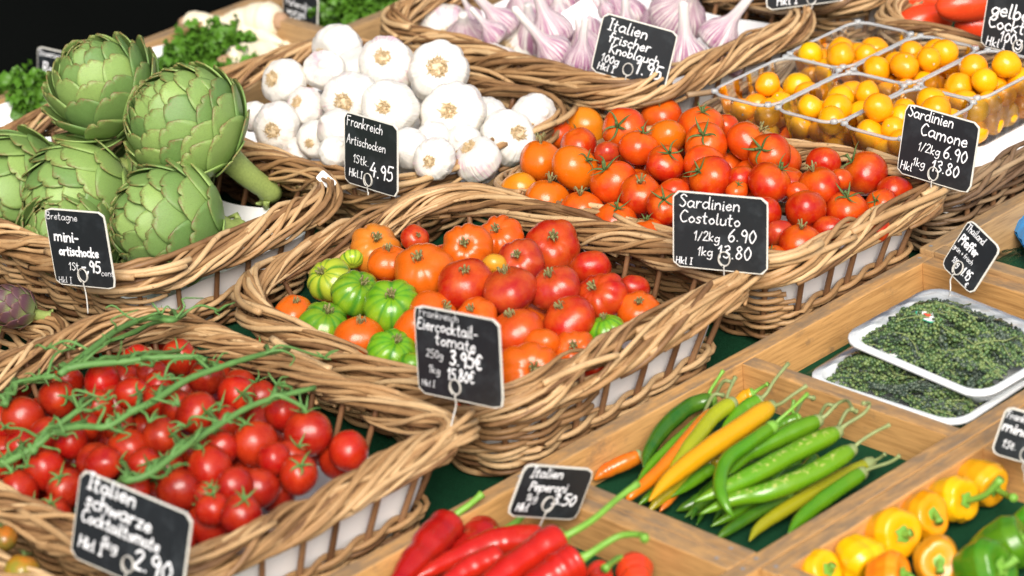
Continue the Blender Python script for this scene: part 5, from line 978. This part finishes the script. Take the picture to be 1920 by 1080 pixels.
def sign(label, TL, TR, BL, anchor, lines, ring=(.55, .12), seed=0, dd=-.012, lean=.35, scale=1.0, stem=True):
    rg = np.random.default_rng(seed); A = at(*anchor); dep = depth_of(A) + dd; s = dep / F
    e1 = np.array([TR[0] - TL[0], TR[1] - TL[1]]) * s; e2 = np.array([BL[0] - TL[0], BL[1] - TL[1]]) * s; dt = float(e1 @ e2)
    z2 = lean * np.linalg.norm(e2); z1 = -dt / z2 if abs(z2) > 1e-5 else 0; m = np.linalg.norm(e1) * .8
    if abs(z1) > m: z1 = math.copysign(m, z1); z2 = -dt / z1
    ctr = np.array([(TR[0] + BL[0]) / 2, (TR[1] + BL[1]) / 2]); C_ = atd(ctr[0], ctr[1], dep)
    X3 = RW @ np.array([e1[0], e1[1], z1]); Y3 = -(RW @ np.array([e2[0], e2[1], z2])); w, h = np.linalg.norm(X3), np.linalg.norm(Y3)
    ex = X3 / w; ez = nrm(np.cross(X3, Y3)); ey = np.cross(ez, ex)
    root = tag(empty('price_sign', C_), label, 'price sign', 'handwritten slate price signs')
    root.rotation_mode = 'QUATERNION'; root.rotation_quaternion = Matrix(((ex[0], ey[0], ez[0]), (ex[1], ey[1], ez[1]), (ex[2], ey[2], ez[2]))).to_quaternion()
    plate(w, h, .006, -.0009, .0004).build('edge', M['edge'], root, smooth=False); plate(w, h, .0052, -.0006, .0009, .0011).build('slate', M['board'], root, smooth=False)
    mb = MB()
    for L in lines:
        t, fx, fy, H = L[:4]; o = L[4] if len(L) > 4 else {}
        o = dict(o); o['sx'] = o.get('sx', 1.0) * 1.14; o['bold'] = o.get('bold', 1.0) * 1.0; write(mb, t, (fx - .5) * w, (.5 - fy) * h, H * w * .80, rg, **o)
    mb.build('writing', M['chalk'], root)
    if ring:
        mb = MB(); cx, cy = (ring[0] - .5) * w, (ring[1] - .5) * h; r = .0062; a = np.linspace(-PI / 2, 3.4 * PI, 46)
        P = np.stack([cx + r * np.cos(a) * .8, cy + r * np.sin(a), .0022 - .0045 * (a + PI / 2) / (3.9 * PI) * 1.0], 1); P[:, 2] = np.where(P[:, 1] < -h / 2, P[:, 2], np.abs(P[:, 2]) + .0012)
        q = np.array(root.rotation_quaternion.to_matrix()); al = (A - C_) @ q                       # the foot of the wire in the sign's frame
        tube(mb, P, .00052, 6, .5)
        if stem: tube(mb, cr([P[0], (cx, -h / 2 - .003, .0024), al * .5 + np.array([cx, -h / 2, .001]) * .5, al], 16), .0006, 6, .5)
        mb.build('wire_clip', M['wire'], root)
    return root
b2 = dict(bold=1.75); b15 = dict(bold=1.35)
sign('slate sign reading Sardinien Costoluto 6.90 and 13.80', (1262, 356), (1436, 374), (1265, 498), (1356, 530, .095), [('Sardinien', .07, .20, .155), ('Costoluto', .07, .40, .155), ('1/2kg', .22, .62, .12), ('6.90', .58, .595, .17), ('1kg', .26, .82, .12), ('13.80', .47, .825, .17), ('Hkl I', .03, .95, .09, b15)], (.55, .17), 1)
sign('slate sign reading Frankreich Eiercocktailtomate 3.95', (775, 570), (937, 600), (783, 738), (843, 812, .10), [('Frankreich', .06, .11, .10, dict(bold=.8)), ('Eiercocktail-', .03, .26, .15, dict(bold=1.15, sx=.85)), ('tomate', .24, .405, .15, dict(bold=1.15)), ('250g', .12, .56, .10, dict(bold=.8)), ('3.95€', .40, .60, .19, dict(bold=1.5, sx=.85)), ('1kg', .14, .74, .10, dict(bold=.8)), ('15.80€', .36, .77, .15, dict(bold=1.4, sx=.8)), ('Hkl I', .05, .90, .08)], (.46, .16), 2)
sign('slate sign reading Bretagne mini-artischocke 95 cent', (80, 389), (203, 400), (97, 532), (165, 588, .085), [('Bretagne', .03, .14, .13, dict(bold=.8)), ('mini-', .10, .42, .19, b2), ('artischocke', .15, .60, .165, dict(bold=2, sx=.78)), ('1St.', .27, .79, .14), ('-,95', .48, .80, .20, dict(bold=1.7)), ('cent', .80, .83, .11, dict(bold=.8)), ('Hkl I', .06, .97, .11, dict(bold=.8))], (.5, .16), 3)
sign('slate sign reading Frankreich Artischocken 4.95', (645, 206), (749, 240), (643, 338), (690, 366, .09), [('Frankreich', .05, .18, .17, dict(sx=.85)), ('Artischocken', .05, .43, .155, dict(sx=.82)), ('1Stk.', .17, .68, .15), ('4.95', .48, .80, .24, b15), ('Hkl.I', .09, .88, .13, b15)], (.47, .14), 4)
sign('slate sign reading Italien frischer Knoblauch 1.95', (1132, 23), (1271, 64), (1107, 130), (1168, 176, .09), [('Italien', .10, .25, .18, dict(bold=1.2)), ('frischer', .14, .45, .165, dict(bold=1.3)), ('Knoblauch', .18, .62, .15, dict(bold=1.3)), ('100g', .10, .79, .13, dict(bold=1.2)), ('1.95', .56, .83, .22, b15), ('Hkl I', .08, .93, .11, b15)], (.48, .2), 5)
sign('slate sign reading Sardinien Camone 6.90 and 13.80', (1703, 191), (1828, 236), (1690, 320), (1745, 378, .085), [('Sardinien', .05, .17, .165, dict(bold=1.3, sx=.9)), ('Camone', .24, .38, .18, dict(bold=1.3)), ('1/2kg', .24, .60, .13, dict(bold=1.2)), ('6.90', .58, .60, .175, b15), ('1kg', .20, .83, .12, dict(bold=1.2)), ('13.80', .45, .83, .175, b15), ('Hkl', .04, .92, .12, b15)], (.5, .14), 6)
sign('slate sign reading Italien schwarze Cocktailtomate 2.90', (148, 880), (372, 960), (119, 1050), (238, 1100, .075), [('Italien', .08, .17, .15, dict(bold=1.5)), ('schwarze', .08, .37, .145, dict(bold=1.5)), ('Cocktailtomate', .06, .55, .13, dict(bold=1.5, sx=.8)), ('1kg', .26, .74, .11, b15), ('2.90', .55, .82, .19, b15), ('Hkl I', .06, .84, .11, b2)], (.52, .2), 7, dd=-.07)
sign('slate sign reading Italien Peperoni 3.50', (985, 866), (1116, 881), (949, 965), (1008, 1010, .03), [('Italien', .12, .22, .16, dict(bold=1.5)), ('Peperoni', .16, .48, .16, dict(bold=1.5, sx=.9)), ('1kg', .17, .68, .12, dict(bold=1.2)), ('3.50', .56, .72, .19, dict(bold=1.7)), ('Hkl', .08, .88, .13, b2)], (.5, .3), 8)
sign('slate sign reading Thailand Pfeffer grün + frisch, turned sideways', (1820, 409), (1869, 467), (1772, 496), (1777, 566, .045), [('Thailand', .06, .19, .19, dict(bold=1.2, sx=.75)), ('Pfeffer', .06, .45, .24, dict(bold=1.9, sx=.72)), ('grün + frisch', .04, .60, .13, dict(bold=1.2, sx=.85)), ('100g', .18, .80, .16, dict(bold=1.2, sx=.7)), ('1.95', .52, .86, .24, dict(bold=1.5, sx=.62)), ('€', .74, .97, .13, b2)], (.42, .2), 9, lean=.25)
sign('slate sign reading gelbe Cocktail 100g, cut by the photo edge', (1858, -24), (1985, 18), (1847, 80), (1908, 125, .09), [('gelbe', .08, .42, .22, dict(bold=1.4)), ('Cocktail', .06, .64, .19, dict(bold=1.4)), ('100g', .24, .84, .16, dict(bold=1.3)), ('Hkl I', .07, .96, .13, b15)], (.5, .15), 10)
sign('slate sign reading Frankreich mini, beside the small yellow peppers', (1885, 760), (1985, 790), (1860, 850), (1922, 905, .035), [('Frankreich', .05, .22, .17, dict(bold=1.2, sx=.8)), ('mini', .05, .48, .24, b2), ('1St.', .14, .80, .18, b15)], (.62, .2), 11)
sign('slate sign with Hkl I at the top edge, over the purple garlic', (1430, -75), (1585, -98), (1437, 20), (1502, 24, .10), [('Knoblauch', .10, .35, .14, b15), ('Hkl I', .12, .93, .13, b15)], (.55, .13), 12)
sign('dark slate sign standing by the brown crown of the parsley roots', (531, -28), (600, -2), (527, 40), (558, 66, .012), [('Petersilien', .10, .45, .17, b15), ('wurzel', .12, .68, .19, b15), ('1.95', .2, .93, .2, b2)], None, 13)
sign('small slate sign with a blurred price below the middle parsley bunch', (733, 33), (785, 50), (714, 84), (745, 84, .012), [('Frankr.', .2, .3, .2, b15), ('Glatt', .2, .62, .22, b15)], None, 14)
sign('slate sign reading Slowenien, behind the loose leaved artichoke', (68, 85), (142, 104), (66, 160), (104, 176, .012), [('Slowenien', .05, .20, .17, dict(bold=1.1, sx=.85)), ('Rote', .15, .60, .28, b2), ('1St', .2, .88, .16, b15)], None, 15)
# paper slip
o = plate(.010, .018, .002, 0, .0006).build('paper_slip', M['paper'], smooth=False); o.location = tuple(at(612, 338, .105)); o.rotation_mode = 'QUATERNION'; o.rotation_quaternion = quat_z(-FWD, .75); tag(o, 'small blank white paper slip stuck between the basket rims', 'paper slip')
pp = plate(.05, .04, .004, 0, .0008).build('folded_paper', M['paper'], smooth=False); pp.location = tuple(at(1085, 45, .085)); pp.rotation_mode = 'QUATERNION'; pp.rotation_quaternion = quat_z(nrm(-FWD + np.array([0, 0, .3])), .5); tag(pp, 'sheet of white paper standing among the purple garlic', 'paper')
# ------------------------------------------------------------------ camera, light, world
cam = bpy.data.cameras.new('camera'); co = bpy.data.objects.new('camera', cam); COL.objects.link(co); S.camera = co
cam.sensor_width = 36; cam.lens = F / 1920 * 36; cam.clip_start = .05; cam.clip_end = 300
co.matrix_world = Matrix(((RIGHT[0], UP[0], -FWD[0], CAM[0]), (RIGHT[1], UP[1], -FWD[1], CAM[1]), (RIGHT[2], UP[2], -FWD[2], CAM[2]), (0, 0, 0, 1)))
cam.dof.use_dof = True; cam.dof.focus_distance = 2.66; cam.dof.aperture_fstop = 6.3
EL = math.radians(41); h = nrm([-.62, -.78, 0]); sd = np.array([h[0] * math.cos(EL), h[1] * math.cos(EL), math.sin(EL)])
sun = bpy.data.lights.new('sun', 'SUN'); sun.energy = 3.1; sun.angle = math.radians(34); sun.color = (1, .95, .88)
so = bpy.data.objects.new('sun', sun); COL.objects.link(so); so.rotation_mode = 'QUATERNION'; so.rotation_quaternion = Vector(sd).to_track_quat('Z', 'Y')
W = bpy.data.worlds.new('World'); S.world = W; W.use_nodes = True; nt = W.node_tree; bg = nt.nodes['Background']
sk = nt.nodes.new('ShaderNodeTexSky'); sk.sky_type = 'NISHITA'; sk.sun_disc = False; sk.sun_elevation = EL; sk.sun_rotation = math.atan2(sd[0], sd[1]); sk.dust_density = 3; sk.air_density = 1
nt.links.new(sk.outputs[0], bg.inputs[0]); bg.inputs[1].default_value = .105
S.view_settings.view_transform = 'Standard'; S.view_settings.look = 'None'; S.view_settings.exposure = .6; S.view_settings.gamma = 1
S.cycles.max_bounces = 8; S.cycles.transparent_max_bounces = 16; S.cycles.use_denoising = True
